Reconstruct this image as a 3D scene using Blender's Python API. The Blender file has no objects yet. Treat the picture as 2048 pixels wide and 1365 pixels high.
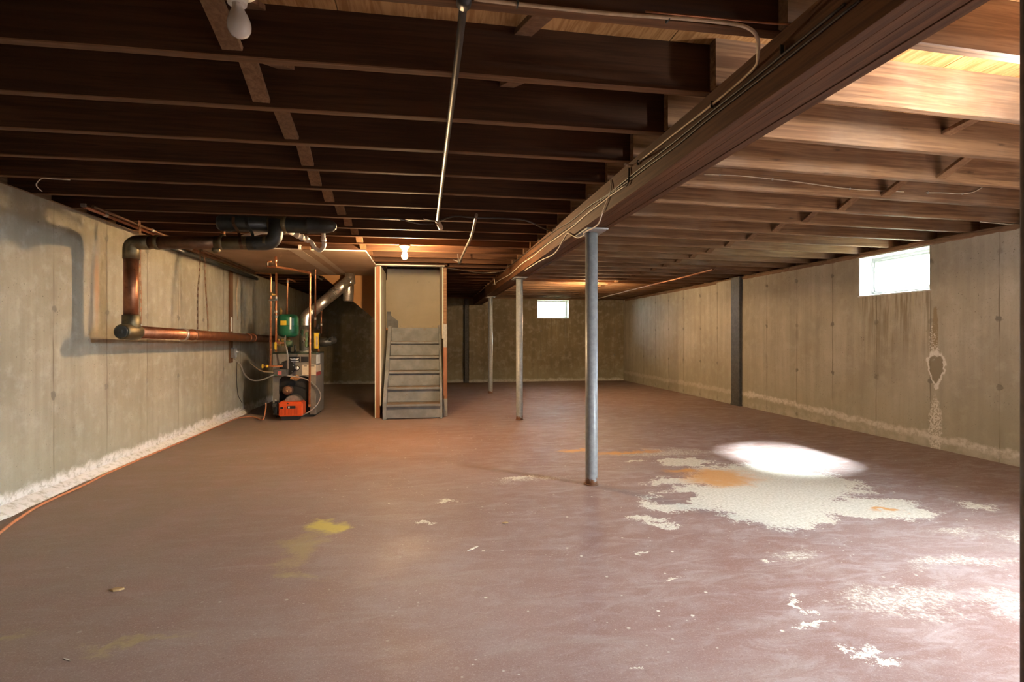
import bpy, bmesh, math, random
from mathutils import Vector, Matrix
random.seed(7)
S = bpy.context.scene
COL = S.collection

# ------------------------------------------------------------------ camera, world, sun, exposure
F_PX, YAW, HOR, HC = 1064.5, 0.1575, 675.1, 1.067     # focal in px of the 2048 frame, yaw, horizon row, eye height
CY, SY = math.cos(YAW), math.sin(YAW)
cam_d = bpy.data.cameras.new('camera'); cam = bpy.data.objects.new('camera', cam_d); COL.objects.link(cam)
cam_d.sensor_width = 36.0; cam_d.lens = 36.0 * F_PX / 2048.0
cam_d.shift_y = -(682.5 - HOR) / 2048.0
cam_d.clip_start = 0.02; cam_d.clip_end = 200
cam.location = (0, 0, HC); cam.rotation_euler = (math.radians(90), 0, -YAW)
S.camera = cam

S.view_settings.view_transform = 'Standard'; S.view_settings.look = 'None'
S.view_settings.exposure = 0.74; S.view_settings.gamma = 1.0
S.view_settings.use_curve_mapping = False
try:
    S.cycles.use_denoising = True
    S.cycles.use_adaptive_sampling = True; S.cycles.adaptive_threshold = .08
    S.cycles.max_bounces = 6; S.cycles.diffuse_bounces = 3; S.cycles.glossy_bounces = 3
    S.cycles.transparent_max_bounces = 8
    S.cycles.sample_clamp_indirect = 6.0
except Exception: pass

SKY_STRENGTH = 46.0
W = bpy.data.worlds.new('sky'); S.world = W; W.use_nodes = True
bg = W.node_tree.nodes['Background']
bg.inputs[0].default_value = (0.74, 0.87, 1.0, 1); bg.inputs[1].default_value = SKY_STRENGTH

def light(name, kind, loc, energy, color, size=None, size_y=None, target=None, angle=None):
    d = bpy.data.lights.new(name, kind); o = bpy.data.objects.new(name, d); COL.objects.link(o)
    d.energy = energy; d.color = color; o.location = loc
    if kind == 'AREA':
        d.shape = 'RECTANGLE'; d.size = size; d.size_y = size_y
    if angle is not None: d.angle = angle
    if target is not None:
        o.rotation_euler = (Vector(target) - Vector(loc)).to_track_quat('-Z', 'Y').to_euler()
    return o
# hazy sun through the right-hand window on to the floor
light('sun', 'SUN', (9, 7, 7), 160.0, (0.86, 0.93, 1.0), target=(9 - 1.70, 7 - 0.55, 7 - 1.74), angle=math.radians(15))
# area lamp outside the added hatchway, put in to brighten the right-hand floor
light('added_hatch_lamp', 'AREA', (5.45, 0.15, 2.25), 1750.0, (0.80, 0.90, 1.0), 1.0, 1.0, target=(2.2, 1.3, 0))
BULB_EMIT = 2600.0
BULB_COLOR = (1.0, 0.66, 0.34)

# ------------------------------------------------------------------ measuring: a pixel seen on a known plane
def ray(px, py):
    u = (px - 1024) / F_PX; v = (HOR - py) / F_PX
    return SY + u * CY, CY - u * SY, v
def onz(px, py, z):
    X, Y, v = ray(px, py); k = (z - HC) / v
    return Vector((k * X, k * Y, z))
def onx(px, py, x):
    X, Y, v = ray(px, py); k = x / X
    return Vector((x, k * Y, HC + k * v))
def ony(px, py, y):
    X, Y, v = ray(px, py); k = y / Y
    return Vector((k * X, y, HC + k * v))

# ------------------------------------------------------------------ objects
def link(name, data, parent=None, loc=(0, 0, 0), rot=(0, 0, 0)):
    o = bpy.data.objects.new(name, data); COL.objects.link(o)
    o.location = loc; o.rotation_euler = rot
    if parent is not None: o.parent = parent
    return o
def tag(o, label=None, cat=None, group=None, kind=None):
    if label: o['label'] = label
    if cat: o['category'] = cat
    if group: o['group'] = group
    if kind: o['kind'] = kind
    return o
def thing(name, label, cat, loc=(0, 0, 0), group=None, rot=(0, 0, 0)):
    return tag(link(name, None, None, loc, rot), label, cat, group, 'thing')

class MB:
    """collects shapes into one mesh; coordinates are world unless an origin is given"""
    def __init__(self, origin=(0, 0, 0)):
        self.bm = bmesh.new(); self.o = Vector(origin)
    def _v(self, p): return self.bm.verts.new(Vector(p) - self.o)
    def box(self, a, b):
        x0, y0, z0 = [min(a[i], b[i]) for i in range(3)]; x1, y1, z1 = [max(a[i], b[i]) for i in range(3)]
        vs = [self._v(p) for p in ((x0,y0,z0),(x1,y0,z0),(x1,y1,z0),(x0,y1,z0),(x0,y0,z1),(x1,y0,z1),(x1,y1,z1),(x0,y1,z1))]
        for f in ((3,2,1,0),(4,5,6,7),(0,1,5,4),(1,2,6,5),(2,3,7,6),(3,0,4,7)): self.bm.faces.new([vs[i] for i in f])
        return self
    def bar(self, p, q, w, h, up=(0, 0, 1)):
        """rectangular bar from p to q: w across, h along 'up'"""
        p = Vector(p); q = Vector(q); d = (q - p).normalized(); u = Vector(up)
        s = d.cross(u).normalized(); u = s.cross(d).normalized()
        c = [(s * (i * w / 2) + u * (j * h / 2)) for i, j in ((-1,-1),(1,-1),(1,1),(-1,1))]
        a = [self._v(p + k) for k in c]; b = [self._v(q + k) for k in c]
        self.bm.faces.new(a[::-1]); self.bm.faces.new(b)
        for i in range(4): self.bm.faces.new((a[i], a[(i+1)%4], b[(i+1)%4], b[i]))
        return self
    def prism(self, poly, axis, t0, t1):
        """polygon of (a,b) pairs extruded along axis 0/1/2 from t0 to t1"""
        def P(ab, t):
            r = [0, 0, 0]; r[axis] = t; oth = [i for i in range(3) if i != axis]
            r[oth[0]], r[oth[1]] = ab; return r
        a = [self._v(P(k, t0)) for k in poly]; b = [self._v(P(k, t1)) for k in poly]
        n = len(poly)
        self.bm.faces.new(a); self.bm.faces.new(b[::-1])
        for i in range(n): self.bm.faces.new((a[i], b[i], b[(i+1)%n], a[(i+1)%n]))
        return self
    def tube(self, pts, r, n=12, caps=True, fillet=0.0, steps=6):
        pts = [Vector(p) for p in pts]
        if fillet > 0: pts = fillet_path(pts, fillet, steps)
        rad = r if isinstance(r, (list, tuple)) else [r] * len(pts)
        rings = []; prev = None
        for i, p in enumerate(pts):
            t = (pts[min(i+1, len(pts)-1)] - pts[max(i-1, 0)])
            t = t.normalized() if t.length > 1e-9 else Vector((0, 0, 1))
            if prev is None:
                s = t.cross(Vector((0, 0, 1)));
                if s.length < 1e-3: s = t.cross(Vector((0, 1, 0)))
                s.normalize()
            else:
                s = (prev - t * prev.dot(t)).normalized()
            prev = s; w = t.cross(s).normalized()
            rings.append([self._v(p + (s * math.cos(2*math.pi*k/n) + w * math.sin(2*math.pi*k/n)) * rad[i]) for k in range(n)])
        for a, b in zip(rings, rings[1:]):
            for k in range(n):
                f = self.bm.faces.new((a[k], a[(k+1)%n], b[(k+1)%n], b[k])); f.smooth = True
        if caps:
            self.bm.faces.new(rings[0][::-1]); self.bm.faces.new(rings[-1])
        return self
    def lathe(self, c, axis, prof, n=20):
        """prof = list of (radius, offset along axis) from point c"""
        c = Vector(c); ax = Vector(axis).normalized()
        s = ax.cross(Vector((0, 0, 1)))
        if s.length < 1e-3: s = Vector((1, 0, 0))
        s.normalize(); w = ax.cross(s)
        rings = []
        for r, h in prof:
            if r < 1e-6: rings.append([self._v(c + ax * h)])
            else: rings.append([self._v(c + ax * h + (s * math.cos(2*math.pi*k/n) + w * math.sin(2*math.pi*k/n)) * r) for k in range(n)])
        for a, b in zip(rings, rings[1:]):
            for k in range(n):
                if len(a) == 1 and len(b) == 1: continue
                if len(a) == 1: f = self.bm.faces.new((a[0], b[(k+1)%n], b[k]))
                elif len(b) == 1: f = self.bm.faces.new((a[k], a[(k+1)%n], b[0]))
                else: f = self.bm.faces.new((a[k], a[(k+1)%n], b[(k+1)%n], b[k]))
                f.smooth = True
        if len(rings[0]) > 1: self.bm.faces.new(rings[0][::-1])
        if len(rings[-1]) > 1: self.bm.faces.new(rings[-1])
        return self
    def mesh(self, m, bevel=0.0, seg=1):
        bmesh.ops.recalc_face_normals(self.bm, faces=self.bm.faces[:])
        if bevel > 0:
            es = [e for e in self.bm.edges if len(e.link_faces) == 2 and e.calc_face_angle(0) > 0.6]
            bmesh.ops.bevel(self.bm, geom=es, offset=bevel, segments=seg, affect='EDGES', clamp_overlap=True)
        me = bpy.data.meshes.new('m'); self.bm.to_mesh(me); self.bm.free()
        if m: me.materials.append(m)
        return me
    def build(self, name, m, parent=None, bevel=0.0, seg=1, loc=None):
        me = self.mesh(m, bevel, seg); me.name = name
        return link(name, me, parent, self.o if loc is None else loc)

def fillet_path(pts, r, steps=6):
    out = [pts[0]]
    for a, b, c in zip(pts, pts[1:], pts[2:]):
        d0 = (a - b); d1 = (c - b)
        k = min(r, d0.length * 0.49, d1.length * 0.49)
        p = b + d0.normalized() * k; q = b + d1.normalized() * k
        for i in range(steps + 1):
            t = i / steps
            out.append(p * (1-t)**2 + b * (2*t*(1-t)) + q * t**2)
    out.append(pts[-1]); return out

def smooth_path(pts, per=6):
    """Catmull-Rom through the points"""
    pts = [Vector(p) for p in pts]; out = []
    P = [pts[0] * 2 - pts[1]] + pts + [pts[-1] * 2 - pts[-2]]
    for i in range(1, len(P) - 2):
        for k in range(per):
            t = k / per; a, b, c, d = P[i-1], P[i], P[i+1], P[i+2]
            out.append(0.5 * ((2*b) + (c - a) * t + (2*a - 5*b + 4*c - d) * t*t + (3*b - a - 3*c + d) * t**3))
    out.append(pts[-1]); return out

# ------------------------------------------------------------------ materials
class NT:
    def __init__(self, name):
        self.m = bpy.data.materials.new(name); self.m.use_nodes = True
        self.t = self.m.node_tree; self.b = self.t.nodes['Principled BSDF']
    def n(self, typ, **kw):
        nd = self.t.nodes.new(typ)
        for k, v in kw.items(): setattr(nd, k, v)
        return nd
    def l(self, a, b): self.t.links.new(a, b)
    def set(self, sock, v):
        if isinstance(v, bpy.types.NodeSocket): self.l(v, sock)
        elif v is not None:
            if isinstance(v, (tuple, list)) and len(v) == 3 and sock.type == 'RGBA': v = (*v, 1)
            sock.default_value = v
    def coord(self, kind='Object'): return self.n('ShaderNodeTexCoord').outputs[kind]
    def rand(self): return self.n('ShaderNodeObjectInfo').outputs['Random']
    def sep(self, v):
        s = self.n('ShaderNodeSeparateXYZ'); self.l(v, s.inputs[0]); return s.outputs
    def comb(self, x, y, z):
        c = self.n('ShaderNodeCombineXYZ')
        for i, k in enumerate((x, y, z)): self.set(c.inputs[i], k)
        return c.outputs[0]
    def vm(self, op, a, b):
        v = self.n('ShaderNodeVectorMath', operation=op); self.set(v.inputs[0], a)
        if op == 'SCALE': self.set(v.inputs['Scale'], b)
        else: self.set(v.inputs[1], b)
        return v.outputs[0]
    def ma(self, op, a, b=None, c=None, clamp=False):
        v = self.n('ShaderNodeMath', operation=op); v.use_clamp = clamp
        self.set(v.inputs[0], a)
        if b is not None: self.set(v.inputs[1], b)
        if c is not None: self.set(v.inputs[2], c)
        return v.outputs[0]
    def noise(self, v, scale=5, detail=3, rough=.5, dist=0.0):
        k = self.n('ShaderNodeTexNoise'); self.l(v, k.inputs['Vector'])
        k.inputs['Scale'].default_value = scale; k.inputs['Detail'].default_value = detail
        k.inputs['Roughness'].default_value = rough; k.inputs['Distortion'].default_value = dist
        return k.outputs['Fac']
    def noisec(self, v, scale=5, detail=3):
        k = self.n('ShaderNodeTexNoise'); self.l(v, k.inputs['Vector'])
        k.inputs['Scale'].default_value = scale; k.inputs['Detail'].default_value = detail
        return k.outputs['Color']
    def voro(self, v, scale=5, rnd=1.0):
        k = self.n('ShaderNodeTexVoronoi'); self.l(v, k.inputs['Vector'])
        k.inputs['Scale'].default_value = scale; k.inputs['Randomness'].default_value = rnd
        return k.outputs['Distance']
    def ramp(self, f, lo, hi, a=0.0, b=1.0):
        """smooth step"""
        k = self.n('ShaderNodeMapRange', interpolation_type='SMOOTHSTEP'); self.set(k.inputs[0], f)
        for i, x in enumerate((lo, hi, a, b)): self.set(k.inputs[i+1], x)
        return k.outputs[0]
    def mix(self, f, a, b, mode='MIX'):
        k = self.n('ShaderNodeMix', data_type='RGBA', blend_type=mode); k.clamp_factor = True
        self.set(k.inputs[0], f); self.set(k.inputs[6], a); self.set(k.inputs[7], b)
        return k.outputs[2]
    def bump(self, h, strength=.3, dist=.01):
        k = self.n('ShaderNodeBump'); self.l(h, k.inputs['Height'])
        k.inputs['Strength'].default_value = strength; k.inputs['Distance'].default_value = dist
        self.l(k.outputs[0], self.b.inputs['Normal'])
    def fin(self, color=None, rough=None, metal=None, spec=None):
        if color is not None: self.set(self.b.inputs['Base Color'], color)
        if rough is not None: self.set(self.b.inputs['Roughness'], rough)
        if metal is not None: self.set(self.b.inputs['Metallic'], metal)
        if spec is not None: self.set(self.b.inputs['Specular IOR Level'], spec)
        return self.m
    def ell(self, x, y, cx, cy, rx, ry):
        """1 - elliptical distance"""
        a = self.ma('MULTIPLY', self.ma('SUBTRACT', x, cx), 1 / rx); b = self.ma('MULTIPLY', self.ma('SUBTRACT', y, cy), 1 / ry)
        d = self.ma('SQRT', self.ma('ADD', self.ma('MULTIPLY', a, a), self.ma('MULTIPLY', b, b)))
        return self.ma('SUBTRACT', 1.0, d)

def plain(name, color, rough=.5, metal=0.0, var=.15, scale=25, spec=None, bump=0.0):
    k = NT(name); v = k.coord(); n = k.noise(v, scale, 4, .6)
    c = tuple(x * (1 - var) for x in color); d = tuple(min(1, x * (1 + var)) for x in color)
    col = k.mix(k.ramp(n, .3, .7), c, d)
    if bump: k.bump(n, bump, .004)
    return k.fin(col, rough, metal, spec)

def wood(name, axis, dark, light_, knot=(0.05, .025, .012), rough=.75, per_object=True, knots=True, grey=0.0, spec=.2):
    k = NT(name); v = k.coord()
    if per_object:
        r = k.rand(); v = k.vm('ADD', v, k.comb(k.ma('MULTIPLY', r, 37.0), k.ma('MULTIPLY', r, 11.0), k.ma('MULTIPLY', r, 23.0)))
    sc = [26.0, 26.0, 26.0]; sc[axis] = 1.1
    g = k.noise(k.vm('MULTIPLY', v, tuple(sc)), 1.6, 5, .62, .6)
    sc2 = [120.0, 120.0, 120.0]; sc2[axis] = 3.0
    g2 = k.noise(k.vm('MULTIPLY', v, tuple(sc2)), 1.0, 2, .5)
    big = k.noise(v, .9, 3, .5)
    f = k.ma('ADD', k.ma('MULTIPLY', g, .75), k.ma('MULTIPLY', g2, .25))
    col = k.mix(k.ramp(f, .38, .62), dark, light_)
    col = k.mix(k.ramp(big, .42, .72, 0, .45), col, tuple(x * .62 for x in dark))
    if per_object:
        col = k.mix(k.ma('MULTIPLY', r, .35), col, tuple(x * .75 for x in light_))
    if grey: col = k.mix(k.ramp(k.noise(v, 2.3, 4), .45, .7, 0, grey), col, (.33, .29, .24))
    if knots:
        s3 = [11.0, 11.0, 11.0]; s3[axis] = 2.6
        vo = k.voro(k.vm('MULTIPLY', v, tuple(s3)), 1.0)
        sp = k.ramp(k.ma('ADD', vo, k.ma('MULTIPLY', k.ma('SUBTRACT', k.noise(v, 40, 2), .5), .10)), .02, .12, 1, 0)
        sel = k.ramp(k.noise(v, 3.1, 1), .5, .56)
        col = k.mix(k.ma('MULTIPLY', sp, k.ma('MULTIPLY', sel, .75)), col, knot)
    k.bump(f, .25, .003)
    return k.fin(col, rough, 0, spec)

def concrete(name, ax, off, per, zoff, zper, eff_h, effs=(), stain=None, spall=False, rust=None, base=((.40, .345, .25), (.53, .475, .365))):
    """poured wall: form lines, tie marks, pits, efflorescence along the foot"""
    k = NT(name); v = k.coord(); x, y, z = k.sep(v); h = (x, y)[ax]
    n1 = k.noise(v, 1.1, 4, .55); n2 = k.noise(v, 9, 5, .6); n3 = k.noise(v, 70, 2, .6)
    # long vertical board streaks
    stv = k.comb(k.ma('MULTIPLY', h, 9.0), 0.0, k.ma('MULTIPLY', z, .55)); st = k.noise(stv, 1.0, 4, .6)
    col = k.mix(k.ramp(n1, .3, .7), base[0], base[1])
    col = k.mix(k.ramp(st, .35, .7, 0, .5), col, tuple(c * .80 for c in base[0]))
    col = k.mix(k.ramp(n2, .45, .75, 0, .35), col, (.56, .53, .46))
    # form lines
    def fr(c, o, p):
        q = k.ma('ADD', k.ma('DIVIDE', k.ma('SUBTRACT', c, o), p), .5)
        q = k.ma('SUBTRACT', k.ma('FRACT', k.ma('ADD', q, 50.0)), .5)
        return k.ma('MULTIPLY', k.ma('ABSOLUTE', q), p)
    hw = k.ma('ADD', h, k.ma('MULTIPLY', k.ma('SUBTRACT', k.noise(v, 4, 2), .5), .02))
    dl = fr(hw, off, per)
    line = k.ma('MULTIPLY', k.ramp(dl, .002, .010, 1, 0), k.ramp(k.noise(v, 2.2, 3), .35, .6, .15, .8))
    col = k.mix(line, col, (.17, .145, .105))
    # tie marks
    dz = fr(z, zoff, zper)
    dd = k.ma('SQRT', k.ma('ADD', k.ma('MULTIPLY', dl, dl), k.ma('MULTIPLY', dz, dz)))
    dd = k.ma('ADD', dd, k.ma('MULTIPLY', k.ma('SUBTRACT', k.noise(v, 28, 3), .5), .06))
    tie = k.ma('MULTIPLY', k.ramp(dd, .016, .032, 1, 0), k.ramp(k.noise(v, 1.7, 1), .38, .5, .4, .9))
    col = k.mix(tie, col, (.20, .185, .155))
    # weeping below / above the ties
    dv = k.ma('MULTIPLY', k.ramp(dl, .01, .05, 1, 0), k.ramp(k.noise(v, 3.3, 3), .52, .68))
    col = k.mix(k.ma('MULTIPLY', dv, .45), col, (.25, .225, .18))
    # pits
    pv = k.voro(v, 38); pit = k.ma('MULTIPLY', k.ramp(k.ma('ADD', pv, k.ma('MULTIPLY', k.ma('SUBTRACT', k.noise(v, 13, 2), .45), .35)), .05, .19, 1, 0), k.ramp(k.noise(v, 3.2, 4, .7), .47, .6))
    pv2 = k.voro(v, 17); pit = k.ma('MAXIMUM', pit, k.ma('MULTIPLY', k.ramp(k.ma('ADD', pv2, k.ma('MULTIPLY', k.ma('SUBTRACT', n3, .5), .12)), .03, .09, 1, 0), k.ramp(k.noise(v, 1.9, 2), .52, .6)))
    col = k.mix(k.ma('MULTIPLY', pit, .75), col, (.11, .095, .07))
    col = k.mix(k.ramp(n3, .55, .75, 0, .28), col, (.24, .21, .155))
    # damp, then white salts, along the foot
    zz = k.ma('ADD', z, k.ma('MULTIPLY', k.ma('SUBTRACT', k.noise(v, 7, 5, .65), .5), .16))
    col = k.mix(k.ramp(zz, eff_h * 1.2, eff_h * 3 + .35, .38, 0), col, (.38, .37, .27))
    white = k.ma('MULTIPLY', k.ramp(zz, eff_h - .03, eff_h + .03, 1, 0), k.ramp(k.noise(v, 24, 4, .7), .3, .55, .25, .95))
    if spall:
        hy = k.ramp(h, 3.6, 7.4, .085, .20)
        dzb = k.ma('ABSOLUTE', k.ma('SUBTRACT', zz, hy))
        white = k.ma('MULTIPLY', k.ramp(dzb, .012, .055, 1, 0), k.ramp(k.noise(v, 24, 4, .7), .3, .58, .2, .85))
        white = k.ma('MAXIMUM', white, k.ma('MULTIPLY', k.ramp(zz, 0, .12, .55, 0), k.ramp(n2, .35, .6)))
        white = k.ma('MULTIPLY', white, k.ramp(h, 7.4, 8.0, 1, .45))
    if ax == 0: white = k.ma('MULTIPLY', white, .55)
    if ax == 1 and off < 3.9: white = k.ma('MULTIPLY', white, k.ramp(z, -.02, eff_h * .75, .25, .8))
    col = k.mix(white, col, (.82, .80, .76))
    if stain:
        (h0, h1, zt, zb) = stain
        sv = k.comb(k.ma('MULTIPLY', h, 26.0), 0.0, k.ma('MULTIPLY', z, 1.3)); sn = k.noise(sv, 1.0, 4, .65, .2)
        win = k.ma('MULTIPLY', k.ramp(h, h0 - .06, h0 + .05), k.ramp(h, h1 - .05, h1 + .06, 1, 0))
        fall = k.ma('MULTIPLY', k.ramp(z, zb, zt, 0, 1), k.ramp(z, zt - .01, zt + .03, 1, 0))
        m = k.ma('MULTIPLY', win, fall)
        col = k.mix(k.ma('MULTIPLY', m, k.ramp(sn, .46, .62, 0, .75)), col, (.20, .16, .10))
        col = k.mix(k.ma('MULTIPLY', m, k.ramp(sn, .44, .34, 0, .4)), col, (.50, .43, .28))
    if spall:
        wob = k.ma('MULTIPLY', k.ma('SUBTRACT', k.noise(v, 22, 4, .65), .5), .9)
        wob2 = k.ma('MULTIPLY', k.ma('SUBTRACT', k.noise(v, 15, 4, .7), .5), 1.15)
        rxz = k.ramp(z, .55, .90, .035, .105); qa = k.ma('DIVIDE', k.ma('SUBTRACT', h, 4.39), rxz); qb = k.ma('DIVIDE', k.ma('SUBTRACT', z, .755), .17)
        e = k.ma('SUBTRACT', 1.0, k.ma('SQRT', k.ma('ADD', k.ma('MULTIPLY', qa, qa), k.ma('MULTIPLY', qb, qb)))); e = k.ma('ADD', e, wob2)
        sv = k.ma('ADD', k.ell(h, z, 4.40, 1.13, .035, .26), wob)
        col = k.mix(k.ramp(sv, .05, .25, 0, .8), col, (.28, .22, .13))
        col = k.mix(k.ramp(e, .12, .25, 0, .85), col, (.25, .215, .155))
        ring = k.ma('MULTIPLY', k.ramp(e, -.20, .0), k.ramp(e, .08, .22, 1, 0))
        col = k.mix(k.ma('MULTIPLY', ring, .85), col, (.80, .79, .76))
        dr = k.ma('ADD', k.ell(h, z, 4.40, .20, .085, .36), wob)
        col = k.mix(k.ma('MULTIPLY', k.ramp(dr, .1, .4, 0, .8), k.ramp(n3, .42, .56)), col, (.80, .78, .73))
        up = k.ma('ADD', k.ell(h, z, 4.42, 1.02, .06, .22), wob)
        col = k.mix(k.ma('MULTIPLY', k.ramp(up, .1, .4, 0, .7), k.ramp(n3, .53, .6)), col, (.83, .81, .76))
    if rust:
        for (h0, z0, rh, rz, amt) in rust:
            e = k.ma('ADD', k.ell(h, z, h0, z0, rh, rz), k.ma('MULTIPLY', k.ma('SUBTRACT', k.noise(v, 6, 3), .5), .5))
            col = k.mix(k.ramp(e, 0, .8, 0, amt), col, (.42, .20, .08))
    hgt = k.ma('SUBTRACT', k.ma('ADD', k.ma('MULTIPLY', n2, .5), k.ma('MULTIPLY', n3, .25)), k.ma('ADD', k.ma('MULTIPLY', pit, .6), k.ma('ADD', k.ma('MULTIPLY', tie, .5), k.ma('MULTIPLY', line, .4))))
    k.bump(hgt, .45, .006)
    return k.fin(col, .9, 0, .15)

def floor_material():
    k = NT('painted_concrete_floor'); v0 = k.coord()
    w = k.vm('SCALE', k.vm('SUBTRACT', k.noisec(v0, 3.0, 4), (.5, .5, .5)), .45)
    w2 = k.vm('SCALE', k.vm('SUBTRACT', k.noisec(v0, 16.0, 4), (.5, .5, .5)), .16)
    vd = k.vm('ADD', k.vm('ADD', v0, w), w2); x, y, _ = k.sep(vd)
    n1 = k.noise(v0, .7, 4, .55); n2 = k.noise(v0, 3.1, 5, .6); n3 = k.noise(v0, 60, 3, .65); n4 = k.noise(v0, 180, 2, .6)
    sm = k.noise(k.vm('MULTIPLY', v0, (1.2, 5.0, 1)), 1.3, 4, .6, 1.0)
    col = k.mix(k.ramp(n1, .32, .68), (.215, .118, .095), (.275, .178, .158))
    col = k.mix(k.ramp(n2, .45, .72, 0, .55), col, (.33, .245, .22))
    col = k.mix(k.ramp(sm, .5, .75, 0, .45), col, (.33, .265, .235))
    x0, y0, _ = k.sep(v0)
    # grey-tan dust towards the left
    dust = k.ma('MULTIPLY', k.ramp(x0, .4, -1.9, 0, .75), k.ramp(n2, .3, .6, .5, 1))
    col = k.mix(dust, col, (.25, .195, .145))
    ru = k.ma('ADD', k.ell(x, y, -.45, 5.6, 1.3, 1.5), 0.0)
    col = k.mix(k.ramp(ru, 0, .8, 0, .45), col, (.30, .150, .080))
    col = k.mix(k.ramp(n3, .5, .75, 0, .22), col, (.46, .36, .32))
    # scuffed pale wear, heavier towards the right
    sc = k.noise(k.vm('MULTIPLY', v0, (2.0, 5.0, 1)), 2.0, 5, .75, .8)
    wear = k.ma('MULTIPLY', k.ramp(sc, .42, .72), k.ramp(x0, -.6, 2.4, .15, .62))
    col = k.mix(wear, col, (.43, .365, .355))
    gr = k.ma('MULTIPLY', k.ramp(n4, .5, .75), .35)
    col = k.mix(gr, col, (.50, .42, .39))
    col = k.mix(k.ma('MULTIPLY', k.ramp(k.noise(v0, 95, 3, .7), .56, .72), .5), col, (.15, .075, .055))
    def union(L):
        r = None
        for e in L:
            q = k.ell(x, y, *e); r = q if r is None else k.ma('MAXIMUM', r, q)
        return r
    fine = k.ma('SUBTRACT', k.ma('ADD', k.ma('MULTIPLY', n3, .55), k.ma('MULTIPLY', k.noise(v0, 11, 4, .65), .45)), .5)
    bare = union([(2.15, 3.25, .62, .42), (2.55, 3.62, .62, .55), (2.72, 2.95, .42, .22), (1.66, 3.22, .32, .22), (2.05, 2.85, .30, .22), (1.9, 3.75, .35, .12), (2.2, 4.25, .3, .12)])
    hole = k.ell(x, y, 1.62, 3.30, .17, .085)
    bare = k.ma('MINIMUM', bare, k.ma('MULTIPLY', hole, -1.0))
    m_bare = k.ma('MULTIPLY', k.ramp(k.ma('ADD', bare, k.ma('MULTIPLY', fine, 1.7)), .02, .16), k.ramp(k.noise(v0, 42, 4, .75), .28, .42, .45, 1))
    spots = union([(.70, 3.95, .20, .085), (.10, 3.42, .085, .06), (.04, 3.14, .09, .035), (1.45, 1.79, .09, .035), (1.43, 1.59, .075, .035),
                   (3.45, 2.90, .16, .10), (1.07, 2.54, .05, .02), (1.05, 2.18, .05, .03), (1.58, 2.28, .06, .03), (.66, 1.66, .06, .03), (1.25, 2.95, .16, .06), (1.75, 4.35, .16, .04), (1.5, 1.9, .05, .04)])
    m_sp = k.ramp(k.ma('ADD', spots, k.ma('MULTIPLY', k.ma('ADD', fine, k.ma('MULTIPLY', k.ma('SUBTRACT', n4, .5), .5)), 2.9)), .42, .52)
    haze = union([(1.90, 1.90, .34, .17), (1.8, 2.36, .22, .12), (3.2, 2.3, .3, .2), (2.35, 1.78, .32, .14), (2.5, 2.15, .4, .12), (2.9, 2.5, .3, .12), (2.2, 4.6, .7, .25), (.75, 3.9, .35, .15)])
    m_hz = k.ma('MULTIPLY', k.ramp(k.ma('ADD', haze, k.ma('MULTIPLY', fine, 2.4)), .15, .9, 0, .85), k.ramp(k.noise(v0, 55, 4, .75), .42, .58, .15, 1))
    # scattered flecks where the paint has let go
    fl = k.ma('MULTIPLY', k.ramp(k.voro(v0, 9.0), .045, .085, 1, 0), k.ramp(k.noise(v0, 1.3, 2), .40, .55))
    fl2 = k.ma('MULTIPLY', k.ramp(k.voro(v0, 26.0), .07, .15, 1, 0), k.ramp(k.noise(v0, 1.7, 3), .50, .62))
    fl = k.ma('MULTIPLY', k.ma('MAXIMUM', fl, k.ma('MULTIPLY', fl2, .7)), k.ramp(x0, -1.4, .6, .25, 1))
    m = k.ma('MAXIMUM', k.ma('MAXIMUM', k.ma('MAXIMUM', m_bare, m_hz), m_sp), fl)
    bc = k.mix(k.ramp(n3, .35, .65), (.56, .53, .43), (.74, .71, .62))
    col = k.mix(k.ma('MULTIPLY', m, .93), col, bc)
    oran = union([(2.20, 3.76, .42, .34), (1.80, 4.70, .42, .10), (1.38, 4.90, .30, .09), (2.78, 2.90, .14, .05), (2.05, 4.0, .25, .1)])
    col = k.mix(k.ramp(k.ma('ADD', oran, k.ma('MULTIPLY', fine, .8)), .05, .7, 0, .85), col, (.62, .29, .06))
    yel = union([(-.57, 3.07, .17, .14)]); yel2 = union([(-.63, 2.78, .15, .33), (-.60, 2.50, .12, .10), (-1.5, 2.2, .25, .06), (-1.0, 2.0, .25, .05)])
    col = k.mix(k.ramp(k.ma('ADD', yel, k.ma('MULTIPLY', fine, .6)), .0, .7, 0, .75), col, (.60, .50, .09))
    col = k.mix(k.ramp(k.ma('ADD', yel2, k.ma('MULTIPLY', fine, 1.0)), .1, .9, 0, .35), col, (.46, .38, .12))
    rough = k.mix(m, k.mix(k.ramp(n2, .3, .7), (.54, .54, .54), (.70, .70, .70)), (.8, .8, .8))
    k.bump(k.ma('SUBTRACT', k.ma('ADD', k.ma('MULTIPLY', n3, .4), k.ma('MULTIPLY', n4, .25)), k.ma('MULTIPLY', m, .5)), .22, .003)
    return k.fin(col, rough, 0, .38)

def ply_material():
    k = NT('plywood'); v = k.coord(); r = k.rand()
    v = k.vm('ADD', v, k.comb(k.ma('MULTIPLY', r, 9.0), k.ma('MULTIPLY', r, 5.0), 0.0))
    g = k.noise(k.vm('MULTIPLY', v, (14, 1.6, 1)), 2.2, 4, .6, 1.8)
    col = k.mix(k.ramp(g, .35, .65), (.31, .145, .048), (.48, .265, .105))
    return k.fin(col, .75, 0, .2)

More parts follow.
